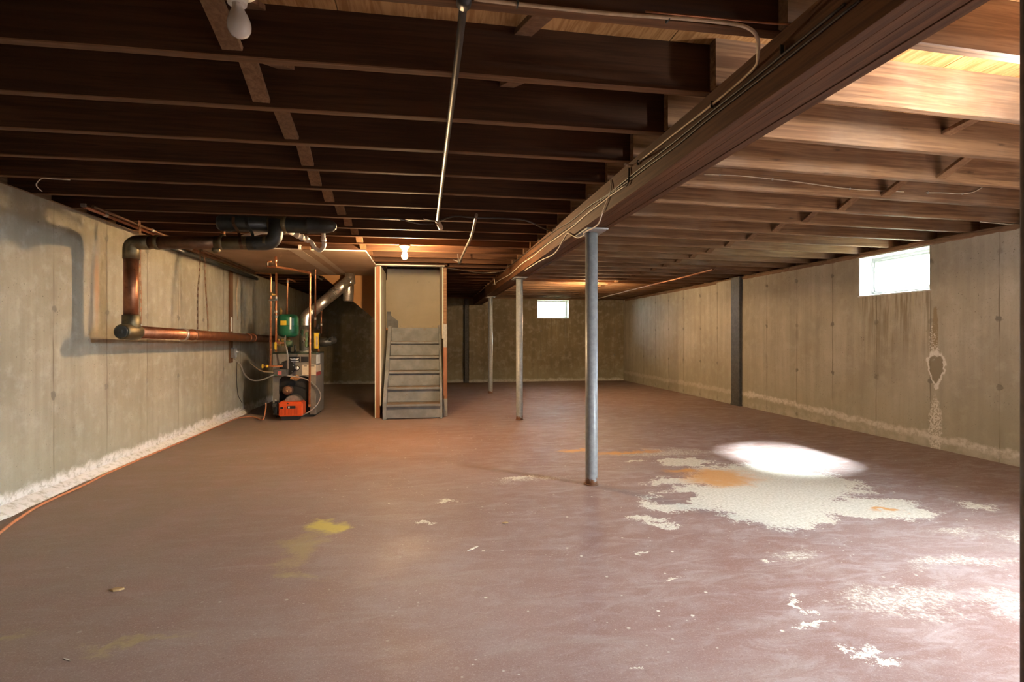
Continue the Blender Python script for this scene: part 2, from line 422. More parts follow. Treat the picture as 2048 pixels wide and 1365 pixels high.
def column_material():
    k = NT('grey_column_paint'); v = k.coord(); x, y, z = k.sep(v)
    n = k.noise(v, 30, 4, .65); zz = k.ma('ADD', z, k.ma('MULTIPLY', k.ma('SUBTRACT', n, .5), .10))
    col = k.mix(k.ramp(n, .35, .7), (.235, .25, .265), (.31, .325, .335))
    col = k.mix(k.ramp(zz, .03, .055, 1, 0), col, (.17, .075, .035))
    chips = k.ramp(k.voro(v, 60), .02, .07, 1, 0)
    chips = k.ma('MULTIPLY', chips, k.ramp(k.noise(v, 2.2, 2), .55, .65))
    col = k.mix(chips, col, (.12, .07, .045))
    k.bump(n, .12, .003)
    return k.fin(col, .38, 0, .5)

def stair_material():
    k = NT('grey_stair_paint'); v = k.coord(); n = k.noise(v, 5, 5, .6); n2 = k.noise(v, 26, 4, .6)
    col = k.mix(k.ramp(n, .35, .7), (.17, .178, .185), (.25, .258, .265))
    col = k.mix(k.ramp(n2, .58, .72, 0, .55), col, (.19, .15, .11))
    return k.fin(col, .6, 0, .3)
def tread_material():
    k = NT('worn_tread'); v = k.coord(); x, y, z = k.sep(v); n = k.noise(k.vm('MULTIPLY', v, (3, 14, 14)), 2.0, 5, .6); n2 = k.noise(v, 7, 4)
    col = k.mix(k.ramp(n, .35, .65), (.15, .095, .052), (.24, .16, .095))
    col = k.mix(k.ramp(n2, .48, .62, 0, .7), col, (.21, .21, .205))
    return k.fin(col, .6, 0, .3)
def drywall_face(name, c0, c1, marks=True):
    k = NT(name); v = k.coord(); n = k.noise(v, 1.6, 4, .55); n2 = k.noise(v, 11, 4, .65)
    col = k.mix(k.ramp(n, .3, .7), c0, c1)
    if marks: col = k.mix(k.ramp(n2, .62, .74, 0, .45), col, tuple(c * .55 for c in c0))
    return k.fin(col, .85, 0, .15)
def copper_material(name, c0, c1, rough=.32, tarn=.6):
    k = NT(name); v = k.coord(); n = k.noise(v, 9, 4, .6); n2 = k.noise(v, 45, 3)
    col = k.mix(k.ramp(n, .35, .7), c0, c1)
    col = k.mix(k.ramp(n2, .55, .75, 0, tarn), col, tuple(c * .45 for c in c0))
    return k.fin(col, k.mix(k.ramp(n, .3, .7), (rough,)*3, (min(1, rough + .2),)*3), .9)
def galv_material():
    k = NT('galvanised_flue'); v = k.coord(); n = k.voro(v, 40); n2 = k.noise(v, 5, 3)
    col = k.mix(k.ramp(n, .1, .7), (.55, .53, .49), (.72, .70, .66))
    return k.fin(col, k.mix(k.ramp(n2, .3, .7), (.26,)*3, (.4,)*3), .95)
def glass_material():
    k = NT('window_glass'); t = k.t
    tr = k.n('ShaderNodeBsdfTransparent'); tr.inputs[0].default_value = (.93, .96, .95, 1)
    gl = k.n('ShaderNodeBsdfGlossy'); gl.inputs['Roughness'].default_value = .05
    mx = k.n('ShaderNodeMixShader'); mx.inputs[0].default_value = .05; k.l(tr.outputs[0], mx.inputs[1]); k.l(gl.outputs[0], mx.inputs[2])
    k.l(mx.outputs[0], t.nodes['Material Output'].inputs['Surface'])
    return k.m
def emit_material(name, color, strength):
    k = NT(name); k.b.inputs['Base Color'].default_value = (.9, .88, .82, 1)
    k.b.inputs['Emission Color'].default_value = (*color, 1); k.b.inputs['Emission Strength'].default_value = strength
    return k.m

M = dict(
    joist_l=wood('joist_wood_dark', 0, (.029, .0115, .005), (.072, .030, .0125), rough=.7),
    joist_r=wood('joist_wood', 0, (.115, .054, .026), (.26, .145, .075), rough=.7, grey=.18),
    joist_edge_lit=wood('joist_wood_edge_lit', 0, (.085, .038, .017), (.165, .078, .034), rough=.7), brace=wood('brace_wood', 2, (.13, .062, .029), (.21, .115, .058), per_object=True, knots=False),  # joist underside wood is lightened to paint in light bouncing off the floor
    beam=wood('beam_wood', 1, (.066, .028, .0125), (.14, .064, .030), rough=.65, per_object=True),
    ply=ply_material(), stud=wood('stud_wood', 2, (.26, .11, .06), (.40, .19, .11), per_object=True, knots=True),
    sill=wood('sill_wood', 1, (.16, .09, .05), (.27, .17, .10), per_object=True, knots=False),
    sill_x=wood('sill_wood_cross', 0, (.16, .09, .05), (.27, .17, .10), per_object=True, knots=False),
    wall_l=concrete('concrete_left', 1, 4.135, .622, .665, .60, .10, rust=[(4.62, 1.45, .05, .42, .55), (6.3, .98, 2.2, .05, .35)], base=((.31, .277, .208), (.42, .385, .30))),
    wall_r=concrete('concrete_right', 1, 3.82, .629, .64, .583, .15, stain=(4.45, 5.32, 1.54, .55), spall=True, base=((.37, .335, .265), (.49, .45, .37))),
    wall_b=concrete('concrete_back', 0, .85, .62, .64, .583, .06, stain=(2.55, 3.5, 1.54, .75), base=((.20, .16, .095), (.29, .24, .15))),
    floor=floor_material(), curb=concrete('concrete_curb', 1, 4.1, 1.3, .9, 2.0, .12),
    column=column_material(), rust_shade=plain('rusted_shaded_steel', (.045, .028, .022), .7, 0, .4, 40), post=plain('dark_post_paint', (.075, .075, .072), .6, 0, .3),
    stair=stair_material(), tread=tread_material(),
    dry_tan=drywall_face('drywall_ceiling_board', (.36, .25, .16), (.46, .33, .22)),
    dry_wall=drywall_face('drywall_stairwell', (.50, .44, .32), (.60, .53, .40)),
    dry_edge=drywall_face('drywall_core', (.70, .66, .58), (.80, .76, .68), False),
    tape=drywall_face('joint_compound', (.50, .40, .29), (.58, .48, .36), False),
    brownboard=drywall_face('soffit_board', (.36, .19, .085), (.44, .24, .11), False),
    copper=copper_material('copper', (.62, .27, .13), (.78, .38, .20)),
    copper_old=copper_material('aged_copper', (.27, .112, .06), (.41, .185, .10), .32, .5),
    copper_dark=copper_material('tarnished_copper', (.13, .075, .045), (.22, .12, .07), .42, .5),
    bronze=copper_material('bronze_fitting', (.14, .115, .07), (.22, .175, .10), .42, .5),
    brass=plain('brass', (.70, .48, .16), .3, .9), solder=plain('solder', (.62, .58, .52), .35, .9),
    iron=plain('cast_iron_black', (.022, .024, .022), .45, .0, .3), black=plain('black_plastic', (.015, .015, .016), .4),
    galv=galv_material(), pvc=plain('white_pvc', (.74, .68, .60), .4, 0, .06), steel=plain('steel', (.50, .49, .47), .35, .9),
    conduit=plain('conduit_metal', (.42, .38, .33), .3, .9), darkpipe=plain('dark_iron_pipe', (.055, .048, .042), .5, .5),
    boiler=plain('boiler_jacket', (.235, .215, .185), .42, .35, .12, 14), boiler_dark=plain('boiler_recess', (.020, .020, .020), .6),
    boiler_top=plain('boiler_top_green', (.045, .06, .035), .5, .2), burner=plain('burner_orange', (.72, .095, .018), .38, 0, .05),
    burner_line=plain('burner_groove', (.36, .04, .01), .5, 0, .05), green=plain('tank_green', (.012, .115, .055), .32, 0, .1),
    green_old=plain('pump_green', (.10, .17, .10), .5, .2, .3), yellow=plain('yellow_label', (.74, .50, .04), .5, 0, .08),
    paper=plain('paper_label', (.62, .52, .38), .7, 0, .08), white=plain('white_print', (.80, .80, .78), .5, 0, .04),
    red=plain('red_print', (.34, .04, .03), .5), pink=plain('pink_sticker', (.62, .17, .16), .5), grey_box=plain('grey_control_box', (.105, .10, .095), .5, .2),
    box=plain('junction_box_steel', (.30, .30, .29), .4, .6), dark_plate=plain('name_plate_black', (.015, .014, .013), .35),
    rustm=plain('rust_patch', (.50, .26, .11), .8, 0, .45, 60), scorch=plain('burner_tube', (.30, .16, .10), .5, .6, .3, 30),
    wframe=plain('white_window_paint', (.36, .36, .35), .5, 0, .08), wreveal=plain('window_reveal_paint', (.58, .58, .56), .7, 0, .05), glass=glass_material(),
    porcelain=plain('porcelain', (.75, .72, .66), .25, 0, .04), bulb_off=plain('frosted_bulb', (.72, .66, .62), .18, 0, .02, spec=.6), bulb_on=emit_material('lit_bulb', BULB_COLOR, BULB_EMIT), bulb_on_far=emit_material('lit_bulb_far', BULB_COLOR, BULB_EMIT * .5), bulb_on_white=emit_material('lit_white_bulb', (1.0, .94, .88), 800.0),
    cable_tan=plain('tan_cable', (.46, .34, .22), .5), cable_dark=plain('dark_cable', (.045, .035, .03), .5), cable_white=plain('white_cable', (.66, .58, .47), .5),
    flex=plain('flex_conduit', (.45, .44, .42), .35, .8), hose=plain('orange_oil_line', (.60, .24, .11), .5, 0, .12), strap=plain('perforated_strap', (.30, .16, .09), .4, .8, .3),
    leaf=plain('dry_leaf', (.42, .27, .12), .8), chip=plain('paint_chip', (.66, .60, .50), .8),
    ground=plain('outside_ground', (.16, .17, .09), .95, 0, .3, 3), outer=plain('outside_soil', (.12, .09, .06), .95), paintgrey=plain('grey_trim_paint', (.27, .26, .24), .6),
)

# ------------------------------------------------------------------ sizes
XL, XR, YB, YF = -2.555, 4.805, 12.61, -0.24          # inner faces of the walls
ZT = 1.985                                           # top of the concrete
JB, JD, JT = 2.0145, 0.184, 0.040                    # joist underside, depth, thickness
SUB = JB + JD                                        # underside of the subfloor
J0, JS = 1.9117, 0.4064                              # near face of joist 0, spacing
TH = 0.26

def struct(o, label=None): o['kind'] = 'structure'; return tag(o, label)

def wall_with_hole(name, m, plane, t0, t1, a0, a1, z0, z1, hole, label, hole2=None):
    """slab in plane 'x' or 'y' from t0 to t1, spanning a0..a1, with one hole (ha0,ha1,hz0,hz1)"""
    b = MB()
    def bx(p0, p1, q0, q1):
        if p1 - p0 < 1e-6 or q1 - q0 < 1e-6: return
        if plane == 'x': b.box((t0, p0, q0), (t1, p1, q1))
        else: b.box((p0, t0, q0), (p1, t1, q1))
    if hole is None: bx(a0, a1, z0, z1)
    else:
        for h in ([hole2] if hole2 else []) + [hole]:
            h0, h1, g0, g1 = h
            bx(a0, h0, z0, z1); bx(h0, h1, z0, g0); bx(h0, h1, g1, z1); a0 = h1
        bx(a0, a1, z0, z1)
    return struct(b.build(name, m), label)

# ------------------------------------------------------------------ floor, walls
fl = MB(); fl.box((XL - TH, YF - TH, -.15), (XR + TH, YB + TH, 0)); struct(fl.build('floor', M['floor']), 'worn red-brown painted concrete basement floor')
WIN1 = (4.455, 5.315, 1.53, 1.96)     # right wall: y0,y1,z0,z1
ADDED_DOOR = (-.08, .88, 0, 1.94)           # added hatchway in the right wall, unseen, letting that lamp in
WIN2 = (2.62, 3.41, 1.535, 1.975)     # back wall: x0,x1,z0,z1
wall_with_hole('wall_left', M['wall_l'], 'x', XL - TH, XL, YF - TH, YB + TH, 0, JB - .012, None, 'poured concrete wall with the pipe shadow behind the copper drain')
wall_with_hole('wall_right', M['wall_r'], 'x', XR, XR + TH, YF - TH, YB + TH, 0, ZT, WIN1, 'poured concrete wall with water-stained high window', ADDED_DOOR)
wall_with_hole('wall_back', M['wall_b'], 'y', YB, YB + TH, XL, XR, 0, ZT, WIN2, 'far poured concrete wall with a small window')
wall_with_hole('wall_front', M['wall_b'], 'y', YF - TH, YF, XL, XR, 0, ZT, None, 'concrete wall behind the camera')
# footing curb along the left wall, rough and white with salts
random.seed(3)
cb = MB(); bmc = cb.bm; ny = 110; rows = []
for i in range(ny + 1):
    y = YF + (8.05 - YF) * i / ny
    w = .075 + .012 * math.sin(y * 2.3) + random.uniform(-.004, .004) + max(0, (4.2 - y)) * .035; h = .032 + random.uniform(-.003, .003)
    pr = [(0, h + .012), (w * .45, h), (w * .55, h * .72 + random.uniform(-.004, .004)), (w * .92, h * .45), (w + random.uniform(-.006, .006), -.005)]
    rows.append([bmc.verts.new((XL + p, y, q)) for p, q in pr])
for a, b in zip(rows, rows[1:]):
    for k in range(4): bmc.faces.new((a[k], a[k+1], b[k+1], b[k])).smooth = True
struct(cb.build('trim_1', M['curb']), 'rough white salt-crusted footing curb along the left wall')
# thicker end of the right wall beyond the dark post, and back-wall pilaster under the beam
b = MB(); b.box((XR - .035, 7.81, 0), (XR + .01, 8.25, ZT - .002)); struct(b.build('trim_2', M['wall_r'], bevel=.006), 'raised strip of concrete beside the dark post on the right wall')
b = MB(); b.box((.96, YB - .10, 0), (1.328, YB + .01, JB - .178 - .002)); struct(b.build('trim_3', M['wall_b'], bevel=.008), 'concrete pilaster carrying the far end of the beam')
# sill plates and rim boards on the walls
b = MB(); b.box((XL - .15, YF - TH, JB - .0115), (XL - .01, YB + TH, JB)); struct(b.build('trim_4', M['sill']), 'wooden sill plate on the left wall')
b = MB(); b.box((XR + .012, YF - TH, ZT), (XR + .15, YB + TH, JB)); struct(b.build('trim_5', M['sill']), 'wooden sill plate on the right wall')
b = MB(); b.box((XL, YB + .012, ZT), (XR, YB + .15, JB)); struct(b.build('trim_6', M['sill_x']), 'wooden sill plate on the far wall')
b = MB(); b.box((XL - .19, YF - TH, JB), (XL - .15, YB + TH, SUB)); struct(b.build('trim_7', M['sill']), 'rim board closing the left joist ends')
b = MB(); b.box((XR + .15, YF - TH, JB), (XR + .19, YB + TH, SUB)); struct(b.build('trim_8', M['sill']), 'rim board closing the right joist ends')
b = MB(); b.box((XL - .15, YB + .10, JB), (XR + .15, YB + .14, SUB)); struct(b.build('trim_9', M['sill_x']), 'rim board over the far wall')
b = MB(); b.box((XL - .15, YF - .14, ZT), (XR + .15, YF - .10, SUB)); struct(b.build('trim_10', M['sill_x']), 'rim board over the wall behind the camera')
# ragged mortar bed on top of the right wall
random.seed(11); mb = MB(); n = 150; rr = []
for i in range(n + 1):
    y = 3.2 + (12.5 - 3.2) * i / n
    d = random.uniform(.0, .014); hh = random.uniform(.004, .022)
    if WIN1[0] < y < WIN1[1]: d = .002; hh = .006
    rr.append([mb.bm.verts.new(p) for p in ((XR + .02, y, ZT + hh + .006), (XR - d, y, ZT + hh), (XR - d * .8 - .001, y, ZT - .012 - hh * .6), (XR + .004, y, ZT - .03))])
for a, c in zip(rr, rr[1:]):
    for k in range(3): mb.bm.faces.new((a[k], a[k+1], c[k+1], c[k]))
struct(mb.build('trim_11', M['sill']), 'ragged mortar bed along the top of the right wall')
# ground outside the windows
b = MB(); b.box((XR + TH + .01, 1.4, 1.30), (XR + 14, 24, 1.42)); b.box((-10, YB + TH + .01, 1.30), (XR + TH, YB + 12, 1.42))
struct(b.build('ground', M['ground']), 'grass outside the basement windows')

# ------------------------------------------------------------------ windows
def window(name, plane, base, a0, a1, z0, z1, label, sgn=1):
    """steel-framed hopper window set back in the wall; base is the wall face, depth runs outward"""
    root = link(name, None, None, ((base, (a0+a1)/2, z0) if plane == 'x' else ((a0+a1)/2, base, z0))); struct(root, label)
    o = root.location
    def pt(d, a, z): return (base + d, a, z) if plane == 'x' else (a, base + d, z)
    def part(nm, m, boxes, bev=.003):
        b = MB(o)
        for (d0, p0, q0), (d1, p1, q1) in boxes: b.box(pt(d0, p0, q0), pt(d1, p1, q1))
        return b.build(nm, m, root, bev, loc=(0, 0, 0))
    R = .16                                                       # recess to the frame
    part('reveal', M['wreveal'], [((.002, a0 - .001, z0), (R, a0 + .008, z1)), ((.002, a1 - .008, z0), (R, a1 + .001, z1)), ((.002, a0, z1 - .006), (R, a1, z1 + .001))], 0)
    sl = MB(o); pr = [(-.004, z0 + .002), (R + .05, z0 + .028), (R + .05, z0 - .002), (-.004, z0 - .012)]
    if plane == 'x': sl.prism([(base + d, z) for d, z in pr], 1, a0 - .012, a1 + .012)
    else:
        sl.prism([(base + d, z) for d, z in pr], 0, a0 - .012, a1 + .012)
    sl.build('sill', M['wreveal'], root, .002, loc=(0, 0, 0))
    f = .022
    part('frame', M['wframe'], [((R, a0, z0 + .02), (R + .05, a0 + f, z1)), ((R, a1 - f, z0 + .02), (R + .05, a1, z1)), ((R, a0 + f, z1 - f - .01), (R + .05, a1 - f, z1)), ((R, a0 + f, z0 + .02), (R + .05, a1 - f, z0 + .045))])
    g = .020; s0, s1, t0, t1 = a0 + f + .003, a1 - f - .003, z0 + .048, z1 - f - .013
    sash = part('sash', M['wframe'], [((R + .008, s0, t0), (R + .036, s0 + g, t1)), ((R + .008, s1 - g, t0), (R + .036, s1, t1)), ((R + .008, s0 + g, t1 - g), (R + .036, s1 - g, t1)), ((R + .008, s0 + g, t0), (R + .036, s1 - g, t0 + g))])
    gb = MB(o); gb.box(pt(R + .020, s0 + g, t0 + g), pt(R + .024, s1 - g, t1 - g)); gb.build('pane', M['glass'], sash, loc=(0, 0, 0))
    m = (a0 + a1) / 2
    lb = MB(o); lb.box(pt(R - .012, m - .03, t0 + .004), pt(R + .008, m + .03, t0 + .016)); lb.bar(pt(R - .012, m, t0 + .01), pt(R - .03, m + .02, t0 + .03), .01, .006)
    lb.build('latch', M['steel'], sash, .001, loc=(0, 0, 0))
    hb = MB(o); hb.box(pt(R - .004, a1 - .03, t0 + .0), pt(R + .008, a1 - .012, t0 + .03)); hb.box(pt(R - .004, a1 - .03, t1 - .06), pt(R + .008, a1 - .012, t1 - .02)); hb.build('hinge', M['steel'], sash, .001, loc=(0, 0, 0))
    return root
window('window_1', 'x', XR, *WIN1, 'bright white-framed basement window high in the right wall')
dr = struct(link('added_door_1', None, None, (XR, .40, 0)), 'added unseen open hatchway doorway in the right wall, outside the photo')  # added hatchway frame, put in for the light from the right
for a, b2 in (((XR + .02, ADDED_DOOR[0], 0), (XR + .12, ADDED_DOOR[0] + .035, ADDED_DOOR[3])), ((XR + .02, ADDED_DOOR[1] - .035, 0), (XR + .12, ADDED_DOOR[1], ADDED_DOOR[3])), ((XR + .02, ADDED_DOOR[0] + .035, ADDED_DOOR[3] - .035), (XR + .12, ADDED_DOOR[1] - .035, ADDED_DOOR[3]))):
    q = MB(dr.location); q.box(a, b2); q.build('added_jamb', M['wframe'], dr, .002, loc=(0, 0, 0))
window('window_2', 'y', YB, *WIN2, 'small bright window in the far wall behind the columns')

q = MB(); q.box((5.95, -.30, 0), (6.05, 1.10, 2.1)); q.box((XR + TH, -.30, 0), (5.95, -.18, 2.1)); q.box((XR + TH, .98, 0), (5.95, 1.10, 2.1)); q.box((XR + TH, -.18, -.15), (5.95, .98, 0))  # added hatchway walls, raised to keep low sky light out
struct(q.build('added_trim_12', M['wall_b']), 'added walls round the unseen hatchway, blocking low sky, outside the photo')

# ------------------------------------------------------------------ ceiling: plywood, joists, bridging
ceil = struct(link('ceiling', None), 'open joist ceiling of dark lumber under plywood subfloor')
me = None
shx, shy = 1.22, 2.44
x = XL - .19
ix = 0
pm = MB(); pm.box((0, 0, 0), (shx - .004, shy - .004, .016)); pme = pm.mesh(M['ply'])
OPEN = (-.66, .22, 7.127, 9.0)
while x < XR + .2:
    y = YF - .2 - (shy / 2 if ix % 2 else 0)
    while y < YB + .2:
        if x < OPEN[1] and x + shx > OPEN[0] and y < OPEN[3] and y + shy > OPEN[2]:
            # cut round the stairwell
            q = MB((x, y, SUB))
            for (p0, p1, q0, q1) in ((x, min(OPEN[0], x + shx), y, y + shy), (max(OPEN[1], x), x + shx, y, y + shy), (max(x, OPEN[0]), min(x + shx, OPEN[1]), y, OPEN[2]), (max(x, OPEN[0]), min(x + shx, OPEN[1]), OPEN[3], y + shy)):
                if p1 - p0 > .01 and q1 - q0 > .01: q.box((p0, q0, SUB), (p1 - .004, q1 - .004, SUB + .016))
            q.build('plywood_sheet', M['ply'], ceil)
        elif x + shx > XR + .21:
            q = MB((x, y, SUB)); q.box((x, y, SUB), (XR + .19, y + shy - .004, SUB + .016)); q.build('plywood_sheet', M['ply'], ceil)
        else: link('plywood_sheet', pme, ceil, (x, y, SUB))
        y += shy
    x += shx; ix += 1
dk = MB()
for (p0, p1, q0, q1) in ((XL - .19, XR + .19, YF - .14, OPEN[2]), (XL - .19, OPEN[0], OPEN[2], OPEN[3]), (OPEN[1], XR + .19, OPEN[2], OPEN[3]), (XL - .19, XR + .19, OPEN[3], YB + .14)):
    dk.box((p0, q0, SUB + .0165), (p1, q1, SUB + .035))
dk.build('floor_deck', M['ply'], ceil)
XJL, XJE = XL - .148, 1.285                          # left joists run from sill past the beam
def joist_mesh(x0, x1, m, edge=None):
    b = MB(); 
    xs = [x0 + (x1 - x0) * i / 14 for i in range(15)]
    rng = random.Random(int((x1 - x0) * 1000) + 5)
    prev = None
    for xx in xs:
        w = rng.uniform(-.0015, .0015); z0 = rng.uniform(-.0016, .0016)
        r = [b.bm.verts.new(p) for p in ((xx, w, z0), (xx, w + .004, z0 - .0035), (xx, JT + w - .004, z0 - .0035), (xx, JT + w, z0), (xx, JT + w, JD), (xx, w, JD))]
        if prev is None: b.bm.faces.new(r)
        else:
            for k in range(6):
                f = b.bm.faces.new((prev[k], prev[(k+1) % 6], r[(k+1) % 6], r[k]))
                if edge and k in (0, 1, 2): f.material_index = 1  # undersides take the lighter wood with painted floor bounce
        prev = r
    b.bm.faces.new(prev[::-1])
    me = b.mesh(m)
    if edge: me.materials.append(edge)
    return me
jl = joist_mesh(XJL, XJE, M['joist_l'], M['joist_edge_lit']); jl_a = joist_mesh(XJL, -.70, M['joist_l'], M['joist_edge_lit']); jl_b = joist_mesh(.265, XJE, M['joist_l'], M['joist_edge_lit'])
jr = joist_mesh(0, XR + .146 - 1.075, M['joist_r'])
SKEW = math.atan(.0528)
rng = random.Random(21)
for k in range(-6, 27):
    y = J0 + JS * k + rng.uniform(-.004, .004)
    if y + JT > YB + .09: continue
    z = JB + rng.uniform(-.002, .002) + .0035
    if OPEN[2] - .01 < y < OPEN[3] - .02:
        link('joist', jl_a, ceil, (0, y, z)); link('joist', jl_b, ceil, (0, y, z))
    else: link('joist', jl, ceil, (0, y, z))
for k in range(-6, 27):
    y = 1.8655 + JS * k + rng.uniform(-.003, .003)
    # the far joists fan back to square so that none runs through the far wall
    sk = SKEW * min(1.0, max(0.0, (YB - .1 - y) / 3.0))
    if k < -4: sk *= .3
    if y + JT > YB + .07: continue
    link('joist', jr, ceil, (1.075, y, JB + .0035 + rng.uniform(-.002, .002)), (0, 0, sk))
# stairwell header and trimmers
b = MB(); b.box((-.66, 7.085, JB), (.22, 7.125, SUB)); b.build('header_board', M['joist_l'], ceil, .002)
b = MB(); b.box((-.70, 7.09, JB), (-.662, 9.04, SUB)); b.build('trimmer_board', M['joist_l'], ceil, .002)
b = MB(); b.box((.222, 7.09, JB), (.26, 9.04, SUB)); b.build('trimmer_board', M['joist_l'], ceil, .002)
# cross bridging
def bridging(xa, k0, lo, hi, y_near_far, up, mat='brace', xshift=0):
    y0, y1 = y_near_far
    p, q = (Vector((xa, y0, hi)), Vector((xa + xshift, y1, lo))) if up else (Vector((xa, y0, lo)), Vector((xa + xshift, y1, hi)))
    b = MB(p); b.bar(p, q, .066, .019, up=(0, 0, 1))
    b.build('bridging', M[mat], ceil, .0015)
for k in range(-3, 26):
    ya, yb = J0 + JS * k + JT + .001, J0 + JS * (k + 1) - .001
    if yb > YB: continue
    if not (12 <= k <= 17):
        xx = -.665 + rng.uniform(-.02, .02)
        bridging(xx, k, JB + .022, SUB - .015, (ya, yb), True, xshift=rng.uniform(-.02, .02))
        bridging(xx + .085, k, JB + .022, SUB - .015, (ya, yb), False)
    ex = 3.06 + .012 * k
    dy = .0528 * (ex - 1.075) * min(1.0, max(0.0, (YB - .1 - yb) / 3.0))
    ra, rb = 1.8655 + JS * k + JT + dy + .002, 1.8655 + JS * (k + 1) + dy - .002
    if k == 0:
        dy = .0528 * (2.63 - 1.075); ra, rb = 1.8655 + JT + dy + .002, 1.8655 + JS + dy - .002
        bridging(2.68, k, JB + .10, SUB - .015, (ra, rb), True, xshift=-.05)
    elif rb < YB:
        bridging(ex, k, JB + .022, SUB - .015, (ra, rb), True)
        bridging(ex + .085, k, JB + .022, SUB - .015, (ra, rb), False)
for k in (-1, 0):
    ya, yb = J0 + JS * k + JT + .001, J0 + JS * (k + 1) - .001
    bridging(.345, k, JB + .02, SUB - .02, (ya, yb), False)

# ------------------------------------------------------------------ beam on its columns
BX0, BX1, BZ0 = 1.079, 1.273, 1.836
beam = thing('support_beam', 'long built-up wooden beam running the length of the ceiling on steel columns', 'beam', (1.176, 5.8, BZ0))
w = (BX1 - BX0) / 5
for i in range(5):
    j = 0 if i < 3 else (.006 if i == 3 else .003)
    gap = .0035 if i == 3 else .0002
    b = MB(beam.location); b.box((BX0 + i * w + gap, YF - .05, BZ0 + j), (BX0 + (i + 1) * w - .0002, YB - .005, JB - .002))
    b.build('beam_ply', M['beam'], beam, .0012, loc=(0, 0, 0))
def column(x, y, label, m='column'):
    t = thing('steel_column', label, 'column', (x, y, 0), 'grey steel columns under the beam')
    b = MB(); b.lathe((0, 0, 0), (0, 0, 1), [(.0445, .006), (.0445, .02), (.0440, .03), (.0440, BZ0 - .012)], 28); b.build('pipe', M[m], t)
    b = MB(); b.box((-.078, -.15, BZ0 - .012), (.078, .15, BZ0 - .001))
    b.build('cap_plate', M['column'], t, .001)
    b = MB(); b.lathe((0, 0, 0), (0, 0, 1), [(.052, 0), (.050, .007), (.0446, .010)], 24); b.build('base_collar', M['column'], t)
    for sx in (-1, 1):
        for sy in (-1, 1):
            b = MB(); b.lathe((sx * .058, sy * .128, BZ0 - .012), (0, 0, -1), [(.008, -.001), (.008, .004), (.004, .006)], 8); b.build('bolt_head', M['steel'], t)
    return t
column(1.176, 3.727, 'nearest whole grey steel column standing in front of the bare floor patch')
column(1.176, 6.788, 'second grey steel column, between the nearest one and the stairs')
column(1.186, 10.089, 'farthest grey steel column, close to the far wall')
t = column(1.19, .852, 'rust-blistered column edge, its shade painted dark, cut off by the right edge of the photo', 'rust_shade')  # shade of the unlit column is put into its dark colour
for ang, z, r in ((222, .565, .013), (220, .470, .015), (224, .74, .006)):
    q = MB(); a = math.radians(ang); q.lathe((.043 * math.cos(a), .043 * math.sin(a), z), (math.cos(a), math.sin(a), .2), [(r, -.004), (r * .9, .004), (r * .5, .009), (0, .011)], 8); q.build('rust_blister', M['rust_shade'], t)
# dark posts let into the walls
def wall_post(label, a, bb, cat='post'):
    p = MB(a); 
    t = thing('wall_post', label, cat, ((a[0]+bb[0])/2, (a[1]+bb[1])/2, 0), 'dark painted posts against the walls')
    p = MB(t.location); p.box(a, bb); p.build('post_shaft', M['post'], t, .003, loc=(0, 0, 0))
    c = MB(t.location); m = .008; c.box((a[0]-m, a[1]-m, 0), (bb[0]+m, bb[1]+m, .02)); c.build('post_foot', M['post'], t, .002, loc=(0, 0, 0))
wall_post('dark grey painted post against the right wall beyond the window', (XR - .045, 7.575, 0), (XR - .001, 7.80, JB - .004))
wall_post('narrow dark post against the far wall left of the pilaster', (.865, YB - .085, 0), (.955, YB - .001, 1.98))

# ------------------------------------------------------------------ stairwell: partitions, landing wall, soffit, boarded ceiling
PX0, PX1, PY0, PY1 = -.687, -.610, 7.235, 8.12
ws = struct(link('wall_stair_left', None, None, (PX0, PY0, 0)), 'drywall partition on the left of the stairs, stud end showing')
def P(root, name, m, a, b2, bev=0):
    q = MB(root.location); q.box(a, b2); return q.build(name, m, root, bev, loc=(0, 0, 0))
P(ws, 'drywall_panel', M['dry_wall'], (PX0, PY0, .0), (PX0 + .013, PY1, JB - .002))
P(ws, 'drywall_panel', M['dry_wall'], (PX1 - .013, PY0 + .01, .16), (PX1, PY1, JB - .002))
P(ws, 'drywall_edge', M['dry_edge'], (PX0, PY0 - .003, .0), (PX0 + .013, PY0, JB - .002))
P(ws, 'drywall_edge', M['dry_edge'], (PX1 - .013, PY0 + .006, .16), (PX1, PY0 + .0098, JB - .002))
for yy in (PY0 + .002, PY0 + .43, PY1 - .045): P(ws, 'stud', M['stud'], (PX0 + .0135, yy, .0), (PX1 - .0135, yy + .04, JB - .003), .002)
# right partition
QX0, QX1, QY0 = .196, .262, 7.22
wr = struct(link('wall_stair_right', None, None, (QX0, QY0, 0)), 'narrow partition on the right of the stairs')
P(wr, 'drywall_panel', M['dry_wall'], (QX0 + .004, QY0 + .02, 1.05), (QX0 + .014, 9.0, 2.6))
P(wr, 'drywall_edge', M['dry_edge'], (QX0 + .004, QY0 + .017, 1.05), (QX0 + .014, QY0 + .0198, JB - .002))
P(wr, 'stud', M['stud'], (QX0 + .016, QY0, .24), (QX1, QY0 + .04, .93), .002)
P(wr, 'stud', M['paintgrey'], (QX0 + .016, QY0 + .002, .93), (QX1 - .002, QY0 + .04, 1.25), .002)
P(wr, 'stud', M['joist_r'], (QX0 + .016, QY0 + .004, 1.25), (QX1 - .006, QY0 + .04, JB - .004), .002)
P(wr, 'stud', M['paintgrey'], (QX0 + .016, QY0 - .002, .0), (QX1 + .002, QY0 + .04, .24), .002)
P(wr, 'outer_board', M['brownboard'], (QX1 - .012, QY0 + .045, .0), (QX1, 9.0, JB - .004))
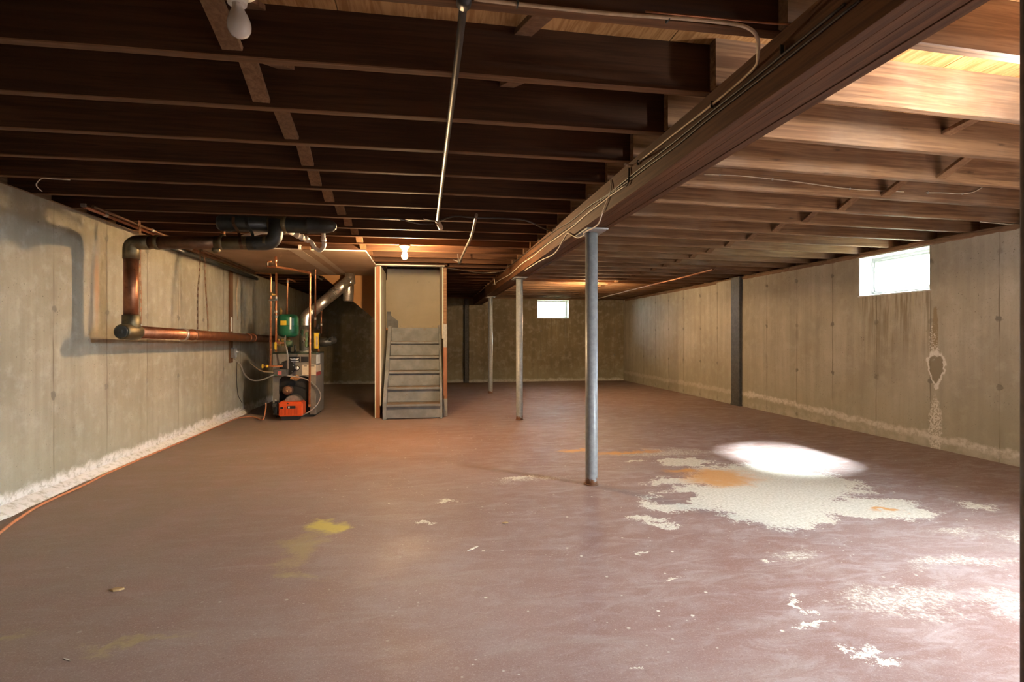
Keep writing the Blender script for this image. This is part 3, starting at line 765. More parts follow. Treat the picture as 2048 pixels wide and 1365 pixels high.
# landing wall, closed above
wl = struct(link('wall_stair_back', None, None, (-.2, 9.0, 1.2)), 'plastered wall behind the stair landing')
P(wl, 'drywall_panel', M['dry_wall'], (-.70, 9.0, 1.19), (QX1, 9.03, 2.62))
P(wl, 'drywall_panel', M['dry_wall'], (-1.7, 9.0, 2.02), (-.70, 9.03, 2.62))
P(wl, 'skirt_board', M['stair'], (-.66, 8.975, 1.2), (-.60, 8.999, 1.49))
sk = MB(wl.location); sk.prism([(-.66, 1.2), (-.478, 1.2), (-.478, 1.335), (-.60, 1.43), (-.66, 1.47)], 1, 8.955, 8.974); sk.build('skirt_board', M['stair'], wl, .002, loc=(0, 0, 0))
cl = struct(link('ceiling_stairwell', None, None, (-.2, 8.1, 2.6)), 'top of the stairwell')
P(cl, 'drywall_panel', M['dry_wall'], (-1.7, 7.0, 2.62), (.4, 9.1, 2.64))
P(cl, 'drywall_panel', M['dry_wall'], (-.66, 7.128, JB + .001), (.222, 7.14, 2.62))
P(cl, 'drywall_edge', M['dry_edge'], (-.66, 7.07, JB - .010), (.222, 7.14, JB - .0005))
P(cl, 'drywall_panel', M['dry_wall'], (-.715, 7.128, SUB + .02), (-.70, 8.2, 2.62))
P(cl, 'drywall_panel', M['dry_wall'], (-1.72, 8.2, 2.0), (-1.70, 9.1, 2.62))
P(cl, 'drywall_panel', M['dry_wall'], (-1.70, 8.185, SUB + .036), (-.716, 8.2, 2.62))
P(cl, 'drywall_panel', M['dry_wall'], (QX1, 7.0, SUB + .036), (QX1 + .013, 9.1, 2.62))
# upper flight turning left over the boiler: board side and dark underside
so = struct(link('wall_soffit', None, None, (-1.1, 8.3, 1.6)), 'brown board side of the upper stair flight over the boiler')
q = MB(so.location); q.prism([(-1.62, 2.0), (-1.55, 1.985), (-.77, 1.325), (-.69, 1.22), (-.69, 2.0)], 1, 8.30, 8.32); q.build('side_board', M['brownboard'], so, 0, loc=(0, 0, 0))
q = MB(so.location); q.prism([(-1.62, 2.0), (-1.55, 1.99), (-.77, 1.33), (-.69, 1.23), (-.69, 1.25), (-.76, 1.35), (-1.53, 2.0)], 1, 8.321, 9.0); q.build('underside_board', M['brownboard'], so, 0, loc=(0, 0, 0))
P(so, 'landing_floor', M['brownboard'], (-.69, 8.325, 1.18), (.19, 8.998, 1.205))
# boarded drywall ceiling over the boiler
cd = struct(link('ceiling_boiler', None, None, (-1.6, 7.1, JB)), 'brown drywall ceiling boarded over the boiler corner')
DX0, DX1, DY0, DY1 = XL + .02, -.668, 5.955, 8.299
P(cd, 'drywall_panel', M['dry_tan'], (DX0, DY0, JB - .0145), (-1.40, DY1, JB - .002))
P(cd, 'drywall_panel', M['dry_tan'], (-1.397, DY0, JB - .0145), (DX1, 7.23, JB - .002))
P(cd, 'drywall_panel', M['dry_tan'], (-1.397, 7.23, JB - .0145), (PX0 - .001, DY1, JB - .002))
P(cd, 'drywall_edge', M['dry_edge'], (DX0, DY0 - .002, JB - .0145), (DX1, DY0 - .0002, JB - .002))
P(cd, 'drywall_edge', M['dry_edge'], (DX1 + .0002, DY0, JB - .016), (DX1 + .009, 7.23, JB - .002))
P(cd, 'joint_tape', M['tape'], (-1.46, DY0 + .01, JB - .0158), (-1.33, DY1, JB - .0146))
P(cd, 'joint_tape', M['tape'], (-1.24, DY0 + .01, JB - .0156), (-1.17, DY1, JB - .0146))

# stairs
SX0, SX1, SN, SR, SRISE = -.560, .196, 7.03, .188, .2015
st = thing('staircase', 'steep grey-painted wooden basement stairs with worn treads', 'stairs', (-.18, SN, 0))
def SP(name, m, a, b2, bev=.002): return P(st, name, m, a, b2, bev)
for i in range(6):
    fy = SN + .036 + SR * i; z0 = SRISE * i; z1 = SRISE * (i + 1) - (.034 if i < 5 else 0)
    SP('riser', M['stair'], (SX0 + .036, fy, z0 + (.012 if i == 0 else 0)), (SX1 - .034, fy + .018, z1))
    if i < 5:
        q = MB(st.location); y0 = SN + SR * i; zz = SRISE * (i + 1)
        q.box((SX0 + .036, y0, zz - .034), (SX1 - .034, y0 + SR + .03, zz)); t = q.build('tread', M['tread'], st, .006, 2, loc=(0, 0, 0))
        P(st, 'nosing', M['stair'], (SX0 + .037, y0 - .0015, zz - .031), (SX1 - .035, y0 + .001, zz - .004))
SP('landing_board', M['tread'], (SX0 + .037, SN + SR * 5 + .0475, SRISE * 6 - .02), (SX1 - .036, 8.28, SRISE * 6 - .001))
def stringer(x0, x1, up):
    pts = [(SN + .02, 0), (SN + .02, .19 + up), (SN + .02 + SR * 5.1, 1.2 + up), (SN + .02 + SR * 5.1 + .25, 1.2 + up), (SN + .02 + SR * 5.1 + .25, 1.0), (SN + .32, 0)]
    q = MB(st.location); q.prism(pts, 0, x0, x1); return q.build('stringer', M['stair'], st, .003, loc=(0, 0, 0))
stringer(SX0 - .012, SX0 + .036, .03); stringer(SX1 - .034, SX1 - .002, .05)

# ------------------------------------------------------------------ lamps
def lamp(x, y, lit, label, tilt=(0, 0, -1), m='bulb_on'):
    t = thing('ceiling_lamp', label, 'lamp', (x, y, JB - .002), 'bare bulb lamps under the joists')
    ax = Vector(tilt).normalized()
    q = MB(); q.lathe((0, 0, 0), (0, 0, -1), [(.055, 0), (.056, .008), (.046, .018), (.030, .028), (.026, .036), (.024, .05)], 24); q.build('lamp_holder', M['porcelain'], t)
    c = Vector((0, 0, -.044)); q = MB()
    q.lathe(c, ax, [(.013, 0), (.0135, .012), (.017, .024), (.0235, .038), (.0285, .054), (.030, .066), (.0285, .078), (.0235, .088), (.014, .095), (.006, .0975), (0, .098)], 20)
    q.build('bulb', M[m] if lit else M['bulb_off'], t)
    return t
lamp(-.232, 5.592, True, 'lit bare bulb hanging in front of the stairs')
lamp(2.79, 8.885, True, 'second lit bulb glowing under the far joists, behind the nearest column', m='bulb_on_far')
lamp(2.17, 1.536, True, 'lit white bulb under the right joists just outside the photo edge', m='bulb_on_white')
t = lamp(-.505, 1.528, False, 'unlit white bulb hanging at the top edge of the photo', tilt=(.10, -.06, -1))

# ------------------------------------------------------------------ black conduit, hooks, cables
def tube_thing(name, label, cat, pts, r, m, n=10, fillet=0, group=None, smooth=0):
    pts = [Vector(p) for p in pts]
    t = thing(name, label, cat, tuple(pts[0]), group)
    if smooth: pts = smooth_path(pts, smooth)
    q = MB(t.location); q.tube(pts, r, n, True, fillet); 
    q.build('length', m, t, loc=(0, 0, 0))
    return t
def clip(t, p, axis, r, m='steel', w=.018, name='clip'):
    q = MB(t.location); q.lathe(Vector(p) - Vector(axis).normalized() * w / 2, axis, [(r, 0), (r, w)], 12); return q.build(name, M[m], t, loc=(0, 0, 0))
Zc = JB - .013
cA, cB = Vector((.10, -.6, Zc)), Vector((.078, 4.30, Zc - .004))
cp = tube_thing('conduit_pipe', 'long dark pipe hung under the dark joists, running away from the camera', 'pipe', [cA, (.100, 1.7, Zc), cB, ], .0115, M['darkpipe'], 14)
clip(cp, (.1, 1.47, Zc), (0, 1, 0), .021, 'iron', .05, 'coupling')
clip(cp, (.083, 3.55, Zc), (0, 1, 0), .015, 'steel', .012, 'hanger')
clip(cp, cB, (0, 1, 0), .016, 'steel', .05, 'end_fitting')
q = MB(cp.location); q.tube([cB + Vector((0, .02, 0)), cB + Vector((.02, .06, -.02)), cB + Vector((.03, .10, -.035))], .020, 10); q.build('end_cap', M['cable_tan'], cp, loc=(0, 0, 0))
q = MB(cp.location); q.bar(cB + Vector((-.11, -.02, .010)), cB + Vector((0, .01, -.002)), .008, .004); q.build('bracket', M['steel'], cp, loc=(0, 0, 0))
h0 = ony(953, 430, 4.10); h1 = ony(943, 470, 4.9); h2 = ony(930, 500, 5.6); h3 = ony(919, 524, 6.2)
hc = tube_thing('flexible_conduit', 'pale conduit dropping from the joists right of the lit bulb', 'conduit', [h0, h1 - Vector((0, 0, .01)), h2, h3], .012, M['conduit'], 10, smooth=5)
clip(hc, h1, h2 - h0, .017, 'iron', .03, 'strap'); clip(hc, h3, h3 - h2, .02, 'iron', .05, 'end_clamp')
q = MB(hc.location); q.bar(h3 + Vector((-.07, .0, .02)), h3 + Vector((.03, 0, -.01)), .02, .006); q.bar(h3 + Vector((-.01, 0, -.01)), h3 + Vector((-.02, 0, .09)), .008, .006); q.build('bracket', M['steel'], hc, loc=(0, 0, 0))

Zk = JB - .0075
cable1 = [(.128, 1.480, Zk + .003), (.22, 1.478, Zk), (.5, 1.476, Zk - .003), (.82, 1.466, Zk - .002), (.97, 1.475, Zk - .012), (1.045, 1.56, Zk - .040)]
bx = BX0 - .006
cable1 += [onx(1500, 145, bx), onx(1420, 213, bx), onx(1340, 275, bx), onx(1276, 325, bx), onx(1262, 331, bx - .02), onx(1250, 329, bx - .09)]
c1 = tube_thing('cable', 'pale cable crossing the nearest left joist and turning along the beam', 'cable', cable1, .0055, M['cable_tan'], 8, group='cables stapled along the beam', smooth=6)
for p in [(.70, 1.478, Zk), (.25, 1.478, Zk)]:
    q = MB(c1.location); q.box((p[0]-.002, p[1]-.012, p[2]-.008), (p[0]+.002, p[1]+.012, p[2]+.006)); q.build('staple', M['iron'], c1, loc=(0, 0, 0))
for px, py in ((1565, 98), (1425, 209), (1277, 325)):
    p = onx(px, py, bx); q = MB(c1.location); q.box((p.x-.008, p.y-.002, p.z-.014), (p.x+.004, p.y+.002, p.z+.012)); q.build('staple', M['iron'], c1, loc=(0, 0, 0))
tube_thing('cable', 'thin copper-brown cable strung beside the pale cable at the top of the photo', 'cable', [(.62, 1.455, Zk + .0), (.80, 1.448, Zk - .004), (1.0, 1.446, Zk - .004), (1.06, 1.43, Zk - .012)], .003, M['copper_old'], 6, smooth=4)
tube_thing('cable', 'dark cable running along the upper side of the beam', 'cable', [onx(a, b2, BX0 - .004) for a, b2 in ((1690, 8), (1570, 106), (1500, 163), (1420, 226), (1345, 287), (1262, 352), (1215, 390), (1180, 412), (1140, 444), (1110, 462), (1060, 500), (1030, 524), (1000, 548))], .0045, M['cable_dark'], 8, group='cables stapled along the beam', smooth=5)
tube_thing('cable', 'black cable half hidden under the pale cable on the beam', 'cable', [onx(a, b2, BX0 - .004) for a, b2 in ((1720, 0), (1580, 112), (1420, 236), (1350, 294), (1300, 330), (1258, 362), (1225, 385), (1195, 408), (1160, 440), (1130, 460), (1090, 490), (1050, 518))], .004, M['cable_dark'], 8, group='cables stapled along the beam', smooth=5)
tube_thing('cable', 'white cable dipping along the lower beam side to the far end', 'cable', [onx(a, b2, BX0 - .005) for a, b2 in ((1252, 371), (1225, 389), (1208, 403), (1190, 416), (1170, 432), (1145, 454), (1120, 472), (1095, 489), (1065, 514), (1045, 527), (1020, 549), (1000, 560), (985, 570))], .0048, M['cable_white'], 8, smooth=5)
lp = [onx(1258, 336, bx), onx(1257, 362, bx - .004), onx(1253, 372, bx - .004)]
tube_thing('cable', 'short dark cable hanging down the beam face by a staple', 'cable', lp, .004, M['cable_dark'], 6, smooth=4)
lp = [onx(1221, 361, bx), onx(1222, 380, bx - .002), onx(1214, 402, bx - .003), onx(1205, 425, bx - .004), onx(1195, 450, bx - .008), (1.085, 3.60, BZ0 - .035), (1.09, 3.63, BZ0 - .048), (1.075, 3.72, BZ0 - .05), onx(1146, 472, BX0 - .01), onx(1135, 467, BX0 - .006), onx(1124, 484, BX0 - .005), onx(1108, 508, BX0 - .004), onx(1080, 522, BX0 - .004), onx(1050, 541, BX0 - .004)]
tube_thing('cable', 'white cable looping down in front of the nearest column head', 'cable', lp, .0042, M['cable_white'], 8, smooth=6)
for px, py in ((1257, 345), (1220, 372), (1214, 394), (1111, 460)):
    pass
# thin cable under the right-hand joists, broken by a brace
def onface(px, py, k, off=.004):
    y = 1.8655 + JS * k
    for _ in range(6):
        p = ony(px, py, y - off); y = 1.8655 + JS * k + .0528 * (p.x - 1.075)
    return ony(px, py, y - off)
tc7 = tube_thing('cable', 'thin white cable stapled along a bright joist right of the beam', 'cable', [onface(a, b2, 3) for a, b2 in ((1408, 349), (1480, 352), (1540, 358), (1600, 365), (1700, 378), (1808, 384))], .0032, M['cable_white'], 6, smooth=5)
tc8 = tube_thing('cable', 'loose white cable end curling up on a joist right of the braces', 'cable', [onface(a, b2, 3) for a, b2 in ((1852, 385.5), (1890, 386), (1920, 388), (1945, 385), (1958, 379), (1964, 375))], .0032, M['cable_white'], 6, smooth=5)
for tt, L in ((tc7, ((1440, 350.5), (1545, 358.7), (1700, 378))), (tc8, ((1856, 385.5), (1925, 387.7)))):
    for a, b2 in L:
        p = onface(a, b2, 3); q = MB(tt.location); q.box((p.x - .003, p.y - .005, p.z - .006), (p.x + .003, p.y + .008, p.z + .006)); q.build('staple', M['steel'], tt, loc=(0, 0, 0))
p5 = onz(2033, 446, JB - .004)
tube_thing('cable', 'thin wire looping from a joist to the right wall top', 'cable', [onz(1960, 444, JB - .004), onz(2000, 447.5, JB - .004), onz(2025, 448.5, JB - .005), onz(2035, 443, JB + .02), onz(2036, 432, JB + .07)], .003, M['cable_white'], 6, smooth=5)
tube_thing('cable', 'wire loop hooking down on to the left wall top', 'cable', [onz(140, 360, JB - .004), onz(105, 358, JB - .006), onz(85, 357, JB - .010), onz(74, 366, JB - .012), onz(74, 374, JB - .014), onz(84, 383, JB - .012)], .003, M['cable_white'], 6, smooth=5)
# dark cables sagging between far joists near the beam
tube_thing('cable', 'black cable sagging under the joists left of the beam', 'cable', [onz(882, 441, JB - .006), onz(910, 433, JB - .006), onz(950, 436, JB - .012), onz(1000, 437, JB - .006), onz(1050, 441, JB - .008), onz(1085, 456, JB - .01), onz(1108, 464, JB - .02)], .006, M['cable_dark'], 8, smooth=5)
tube_thing('cable', 'grey cable drooping under the joists right of the stairs', 'cable', [onz(888, 536, JB - .006), onz(920, 540, JB - .01), onz(960, 546, JB - .012), onz(990, 545, JB - .006), onz(1010, 541, JB - .006)], .006, M['conduit'], 8, smooth=5)
tube_thing('cable', 'black cable lying along the far joists beside the stairwell', 'cable', [onz(760, 436, JB - .006), onz(800, 439, JB - .01), onz(840, 448, JB - .015), onz(868, 448, JB - .012)], .006, M['cable_dark'], 8, smooth=5)
tube_thing('gas_pipe', 'thin pipe hung under the far joists in front of the right wall', 'pipe', [onz(1195, 597.5, JB - .03), onz(1300, 571, JB - .03), onz(1425, 540.5, JB - .03), onz(1431, 536, JB + .02)], .013, M['copper_old'], 10)
tube_thing('cable', 'short white wire hanging from the beam near the far columns', 'cable', [onx(988, 556, BX0 - .02), onx(989, 562, BX0 - .006), onx(990, 569, BX0 - .005)], .006, M['cable_white'], 6, smooth=3)

# ------------------------------------------------------------------ big copper drain on the left wall
def fitting(t, pts, r, m, n=16, name='elbow', fillet=.06):
    q = MB(t.location); q.tube(pts, r, n, True, fillet, 8); return q.build(name, m, t, loc=(0, 0, 0))
DR, DY = .050, 4.54
dv = Vector((-2.27, DY, 0))
zt = 1.804; zb = 1.107
dp = thing('copper_drain_pipe', 'big aged copper drain pipe dropping and running along the left wall', 'pipe', (-2.27, DY, zb))
q = MB(dp.location); q.tube([(-2.27, DY, zb + .05), (-2.27, DY, zt - .11)], DR, 24); q.build('vertical_pipe', M['copper_old'], dp, loc=(0, 0, 0))
fitting(dp, [(-2.27, DY, zt - .13), (-2.27, DY, zt), (-2.27 + .13, DY, zt + .003)], DR + .006, M['bronze'], 24, 'elbow', .10)
zr = 1.826
q = MB(dp.location); q.tube([(-2.27 + .12, DY, zt + .003), (-1.62, DY, zt + .014)], DR, 24); q.build('upper_pipe', M['copper_dark'], dp, loc=(0, 0, 0))
q = MB(dp.location); q.tube([(-1.66, DY, zt + .013), (-1.28, DY, zr)], DR + .004, 24); q.build('coupling', M['bronze'], dp, loc=(0, 0, 0))
for xx in (-2.10, -1.63, -1.30):
    q = MB(dp.location); q.lathe((xx, DY, zt + .004 + (xx + 2.15) * .025), (1, .0, .02), [(DR + .001, 0), (DR + .008, .004), (DR + .008, .026), (DR + .001, .03)], 24); q.build('joint_ring', M['bronze'], dp, loc=(0, 0, 0))
# little clamp foot under the coupling
q = MB(dp.location); q.lathe((-1.655, DY, zt - DR + .02), (0, 0, -1), [(.03, 0), (.034, .02), (.02, .036)], 14); q.build('test_plug', M['bronze'], dp, loc=(0, 0, 0))
# return bend up to the black branch
fitting(dp, [(-1.42, DY, zr - .004), (-1.21, DY, zr), (-1.21, DY, zr + .19)], DR + .007, M['iron'], 24, 'return_bend', .10)
# bottom hub with cleanout and the run along the wall
q = MB(dp.location); q.lathe((-2.27, DY, zb + .135), (0, 0, -1), [(DR + .002, 0), (DR + .010, .003), (DR + .010, .10), (DR + .002, .115)], 24); q.build('tee_collar', M['bronze'], dp, loc=(0, 0, 0))
q = MB(dp.location); q.lathe((-2.27, DY - .13, zb + .002), (0, 1, 0), [(.052, 0), (.058, .006), (.058, .06), (.062, .075), (.064, .13), (.062, .20), (.056, .215)], 24); q.build('tee_body', M['bronze'], dp, loc=(0, 0, 0))
q = MB(dp.location); q.lathe((-2.27, DY - .13, zb + .002), (0, -1, 0), [(.046, -.002), (.046, .010), (.040, .014), (.0, .014)], 20); q.box((-2.27 - .016, DY - .16, zb - .014), (-2.27 + .016, DY - .143, zb + .018)); q.build('cleanout_plug', M['iron'], dp, loc=(0, 0, 0))
q = MB(dp.location); q.tube([(-2.27, DY + .07, zb + .002), (-2.30, 8.5, 1.040)], DR, 24); q.build('lower_pipe', M['copper_old'], dp, loc=(0, 0, 0))
for yy in (5.42, 5.62, 7.3, 7.5):
    zz = zb + .002 - (yy - DY) * .0165
    q = MB(dp.location); q.lathe((-2.27 - (yy - DY) * .0075, yy, zz), (0, 1, -.0165), [(DR + .0005, 0), (DR + .006, .003), (DR + .006, .04), (DR + .0005, .043)], 24); q.build('solder_ring' if yy != 5.42 else 'pipe_clamp', M['solder'] if yy < 5.6 else M['copper_old'], dp, loc=(0, 0, 0))
# perforated hanger straps
def strap(label, top, bot, wob, m='strap', wdt=.034):
    t = thing('hanger_strap', label, 'strap', tuple(bot), 'perforated metal hanger straps')
    top, bot = Vector(top), Vector(bot); n = max(8, int((top - bot).length / .034))
    q = MB(t.location); prev = None
    for i in range(n + 1):
        f = i / n; c = top.lerp(bot, f) + Vector((0, math.sin(f * 9 + wob) * .008, 0)) + Vector((0, math.sin(f * math.pi) * wob * .02, 0))
        a = [q._v(c + Vector((-.0008, -wdt/2, 0))), q._v(c + Vector((-.0008, -wdt/2 + .008, 0))), q._v(c + Vector((-.0008, wdt/2 - .008, 0))), q._v(c + Vector((-.0008, wdt/2, 0)))]
        bq = [q._v(c + Vector((.0008, (-wdt/2, -wdt/2 + .008, wdt/2 - .008, wdt/2)[k], 0))) for k in range(4)]
        cur = (a, bq)
        if prev:
            for S0, S1 in ((prev[0], a), (prev[1], bq)):
                for k in range(3):
                    if k == 1 and i % 2 == 0: continue        # the punched holes
                    q.bm.faces.new((S0[k], S0[k+1], S1[k+1], S1[k]))
            for k in (0, 3): q.bm.faces.new((prev[0][k], prev[1][k], bq[k], a[k]))
        prev = cur
    q.build('punched_band', M[m], t, loc=(0, 0, 0))
    q = MB(t.location); q.lathe(bot + Vector((.012, 0, 0)), (-1, 0, 0), [(.008, 0), (.008, .016), (.004, .02)], 8); q.build('bolt', M['steel'], t, loc=(0, 0, 0))
strap('perforated strap hanging beside the vertical copper drain', (-2.30, 4.72, JB - .004), (-2.262, 4.655, 1.165), .5)
strap('dark perforated strap bent towards the wall above the copper run', (-2.32, 5.95, 1.98), (-2.30, 5.815, 1.140), -.8, 'copper_dark')
strap('shiny perforated strap hanging straight over the copper run', (-2.30, 5.97, 1.98), (-2.29, 6.06, 1.135), .4)
# black branch between the joists
bp = thing('black_drain_branch', 'black cast-iron branch pipe tucked between joists over the copper drain', 'pipe', (-1.3, 4.575, 1.985))
BYc, BZc = 4.575, 1.985
q = MB(bp.location); q.lathe((-1.66, BYc, BZc), (1, 0, 0), [(.0, 0), (.05, .004), (.066, .03), (.068, .10), (.064, .12), (.064, .40)], 24); q.build('left_barrel', M['iron'], bp, loc=(0, 0, 0))
q = MB(bp.location); q.lathe((-1.27, BYc, BZc), (1, 0, 0), [(.066, 0), (.074, .01), (.074, .12), (.066, .14)], 24); q.build('hub', M['bronze'], bp, loc=(0, 0, 0))
q = MB(bp.location); q.tube([(-1.21, DY + .005, zr + .10), (-1.21, BYc, BZc - .03)], .060, 20); q.build('branch_neck', M['bronze'], bp, loc=(0, 0, 0))
q = MB(bp.location); q.lathe((-1.14, BYc, BZc), (1, 0, .0), [(.060, 0), (.064, .01), (.064, .16), (.068, .165), (.068, .18), (.063, .185), (.062, .26), (.058, .32), (.045, .37), (.022, .395), (0, .40)], 24); q.build('right_barrel', M['iron'], bp, loc=(0, 0, 0))
q = MB(bp.location); q.lathe((-1.215, BYc - .066, BZc + .012), (.6, -1, 0), [(.018, 0), (.018, .012), (.012, .016)], 12); q.build('bolt_lug', M['brass'], bp, loc=(0, 0, 0))
for xx, m_, nm in ((-1.50, 'copper_dark', 'strap'), (-1.40, 'iron', 'strap')):
    q = MB(bp.location)
    pts = [(xx - .02, BYc - .06, JB + .01), (xx - .016, BYc - .068, BZc - .02), (xx + .02, BYc - .055, BZc - .09), (xx + .04, DY - .06, zr - .01), (xx + .045, DY - .03, zr - .055)]
    pts = smooth_path(pts, 4)
    for a, b2 in zip(pts, pts[1:]): q.bar(a, b2, .022, .003, up=(0, 1, 0))
    q.build(nm, M[m_], bp, loc=(0, 0, 0))
# white plastic trap behind it
tp = thing('plastic_trap', 'white plastic drain trap and pipe beside the black branch', 'pipe', tuple(ony(640, 498, 5.05)))
T = lambda a, b2, y=5.05: ony(a, b2, y)
q = MB(tp.location); q.tube([T(566, 458, 4.85), T(592, 470, 4.98)], .022, 14); q.build('tail_pipe', M['pvc'], tp, loc=(0, 0, 0))
q = MB(tp.location); q.tube([T(586, 467, 4.95), T(617, 481)], [.024, .024], 14); q.build('compression_sleeve', M['pvc'], tp, loc=(0, 0, 0))
for f in (.25, .55, .85):
    a, b2 = T(588, 468, 4.96), T(616, 480)
    c = a.lerp(b2, f); d = (b2 - a).normalized(); q = MB(tp.location); q.lathe(c - d * .010, d, [(.025, 0), (.029, .003), (.029, .017), (.025, .02)], 16); q.build('nut', M['pvc'], tp, loc=(0, 0, 0))
q = MB(tp.location); q.tube([T(614, 479), T(623, 484), T(630, 497), T(640, 503), T(648, 494), T(648, 484)], .019, 14, True, .05, 5); q.build('u_bend', M['pvc'], tp, loc=(0, 0, 0))
q = MB(tp.location); q.tube([T(648, 490), T(645.5, 455)], .018, 14); q.lathe(T(647, 483), (0, 0, 1), [(.02, 0), (.024, .004), (.024, .028), (.02, .032)], 16); q.build('riser_pipe', M['pvc'], tp, loc=(0, 0, 0))
wb = thing('white_pipe_wrap', 'pale wrapped pipe behind the copper return bend', 'pipe', tuple(ony(528, 462, 4.80)))
q = MB(wb.location); q.tube([ony(470, 478, 4.9), ony(500, 470, 4.85), ony(520, 463, 4.80), ony(560, 459, 4.80)], [.012, .018, .026, .024], 14); q.build('wrapped_length', M['pvc'], wb, loc=(0, 0, 0))
cs = thing('copper_stub', 'short copper stub standing on the drain coupling', 'pipe', tuple(ony(446, 476, 4.62)))
q = MB(cs.location); q.tube([ony(446, 474, 4.585), ony(447, 454, 4.64)], .016, 12); q.build('stub_pipe', M['copper'], cs, loc=(0, 0, 0))
q = MB(cs.location); q.lathe(ony(446, 475, 4.585), (0, 0, 1), [(.017, 0), (.021, .004), (.021, .02), (.017, .024)], 12); q.build('ring', M['bronze'], cs, loc=(0, 0, 0))
bk = thing('wood_scrap', 'small lit wood block with a white tip by the drywall edge', 'block', tuple(ony(601, 494, 5.9)))
q = MB(bk.location); q.box(ony(596, 499, 5.90), ony(604, 491, 5.94)); q.build('block_body', M['pvc'], bk, .003, loc=(0, 0, 0))
q = MB(bk.location); q.box(ony(604, 499, 5.90), ony(622, 494.5, 5.94)); q.build('wood_strip', M['brace'], bk, .001, loc=(0, 0, 0))

# pipes along the top of the left wall
def run(name, label, pts, r, m, fits=(), n=10, fillet=0.0, cat='pipe', group=None, fm='solder'):
    t = tube_thing(name, label, cat, pts, r, M[m], n, fillet, group)
    for p, ax in fits:
        ax = Vector(ax).normalized(); q = MB(t.location); q.lathe(Vector(p) - ax * .018, ax, [(r, 0), (r * 1.22, .002), (r * 1.22, .034), (r, .036)], n); q.build('coupling', M[fm], t, loc=(0, 0, 0))
    return t
run('copper_pipe', 'copper pipe nearest the left wall, running under the joist ends', [(-2.40, 4.20, 1.993), (-2.43, 8.1, 1.975)], .014, 'copper_old', [((-2.402, 4.45, 1.992), (0, 1, 0)), ((-2.414, 5.95, 1.985), (0, 1, 0))], group='pipes along the top of the left wall')
run('copper_pipe', 'second copper pipe a hand off the left wall under the joists', [(-2.33, 4.17, 1.990), (-2.34, 8.0, 1.970)], .011, 'copper_dark', [((-2.332, 5.0, 1.986), (0, 1, 0))], group='pipes along the top of the left wall')
run('black_pipe', 'black pipe running low along the top of the left wall towards the boiler', [(-2.47, 5.6, 1.945), (-2.47, 8.3, 1.925)], .022, 'iron', group='pipes along the top of the left wall')
q = MB(); pc = thing('pipe_clip', 'pale clip holding the pipe end by the left wall top', 'clip', (-2.37, 4.20, 1.995)); q = MB(pc.location); q.box((-2.42, 4.185, 1.99), (-2.385, 4.20, JB - .001)); q.build('clip_plate', M['box'], pc, .002, loc=(0, 0, 0))

# wood strip, junction box and armoured cable on the left wall
bd = thing('wall_board', 'tall narrow brown board fixed upright on the left wall', 'board', (XL + .012, 7.46, .74))
q = MB(bd.location); q.box((XL + .001, 7.41, .735), (XL + .022, 7.515, 1.96)); q.build('board', M['brace'], bd, .002, loc=(0, 0, 0))
q = MB(bd.location); q.tube(smooth_path([onx(474, 541, XL + .03), onx(476, 560, XL + .03), onx(473.5, 590, XL + .03), onx(475, 640, XL + .03)], 5), .006, 8); q.build('stapled_cable', M['cable_tan'], bd, loc=(0, 0, 0))
q = MB(bd.location); q.box((XL + .0225, 7.42, 1.145), (XL + .030, 7.47, 1.33)); q.build('white_tag', M['white'], bd, .002, loc=(0, 0, 0))
jb = thing('junction_box', 'small grey steel junction box on the board foot', 'electrical box', (XL + .05, 7.46, .84))
q = MB(jb.location); q.box((XL + .0235, 7.42, .80), (XL + .075, 7.50, .93)); q.build('box', M['box'], jb, .004, loc=(0, 0, 0))
q = MB(jb.location); q.box((XL + .0755, 7.428, .81), (XL + .079, 7.492, .92)); q.build('cover_plate', M['steel'], jb, .001, loc=(0, 0, 0))
q = MB(jb.location); q.lathe((XL + .079, 7.46, .875), (1, 0, 0), [(.016, 0), (.016, .012), (.006, .014), (.006, .03), (.0, .031)], 10); q.build('toggle', M['steel'], jb, loc=(0, 0, 0))
tube_thing('armoured_cable', 'grey armoured cable sagging from the junction box to the boiler control', 'cable', [(XL + .05, 7.46, .797), ony(481, 730, 7.45), ony(490, 750, 7.40), ony(505, 761, 7.35), ony(525, 760, 7.33), ony(549, 750, 7.33)], .009, M['flex'], 8, smooth=6)
tube_thing('thin_cable', 'thin dark cable from the left wall to the boiler control', 'cable', [onx(496, 722, XL + .01), ony(510, 734, 7.5), ony(525, 743, 7.42), ony(547, 745, 7.34)], .005, M['cable_tan'], 6, smooth=5)
tube_thing('thin_cable', 'thin wire hanging down the left wall below the junction box', 'cable', [onx(474, 725, XL + .006), onx(473.5, 760, XL + .006), onx(476, 790, XL + .006), onx(484, 806, XL + .006)], .004, M['cable_dark'], 6, smooth=5)
# oil line along the floor
hp = [(0, 1066), (40, 1036), (80, 1011), (130, 988), (170, 970), (205, 952), (250, 930), (300, 906), (330, 886), (365, 870), (400, 860), (425, 848), (450, 840), (480, 836), (505, 834), (522, 840)]
hp = [(-120, 1170)] + hp
pts = [onz(a, b2, .009) for a, b2 in hp]
pts = [Vector((max(p.x, -2.462), p.y, p.z)) if p.y > 3.6 else p for p in pts]
pts += [ony(528, 836, 7.22), ony(531.5, 818, 7.22), ony(532, 806, 7.22)]
oc = tube_thing('oil_line', 'orange-sleeved copper oil line lying along the left wall foot to the burner', 'hose', pts, .008, M['hose'], 8, smooth=5)

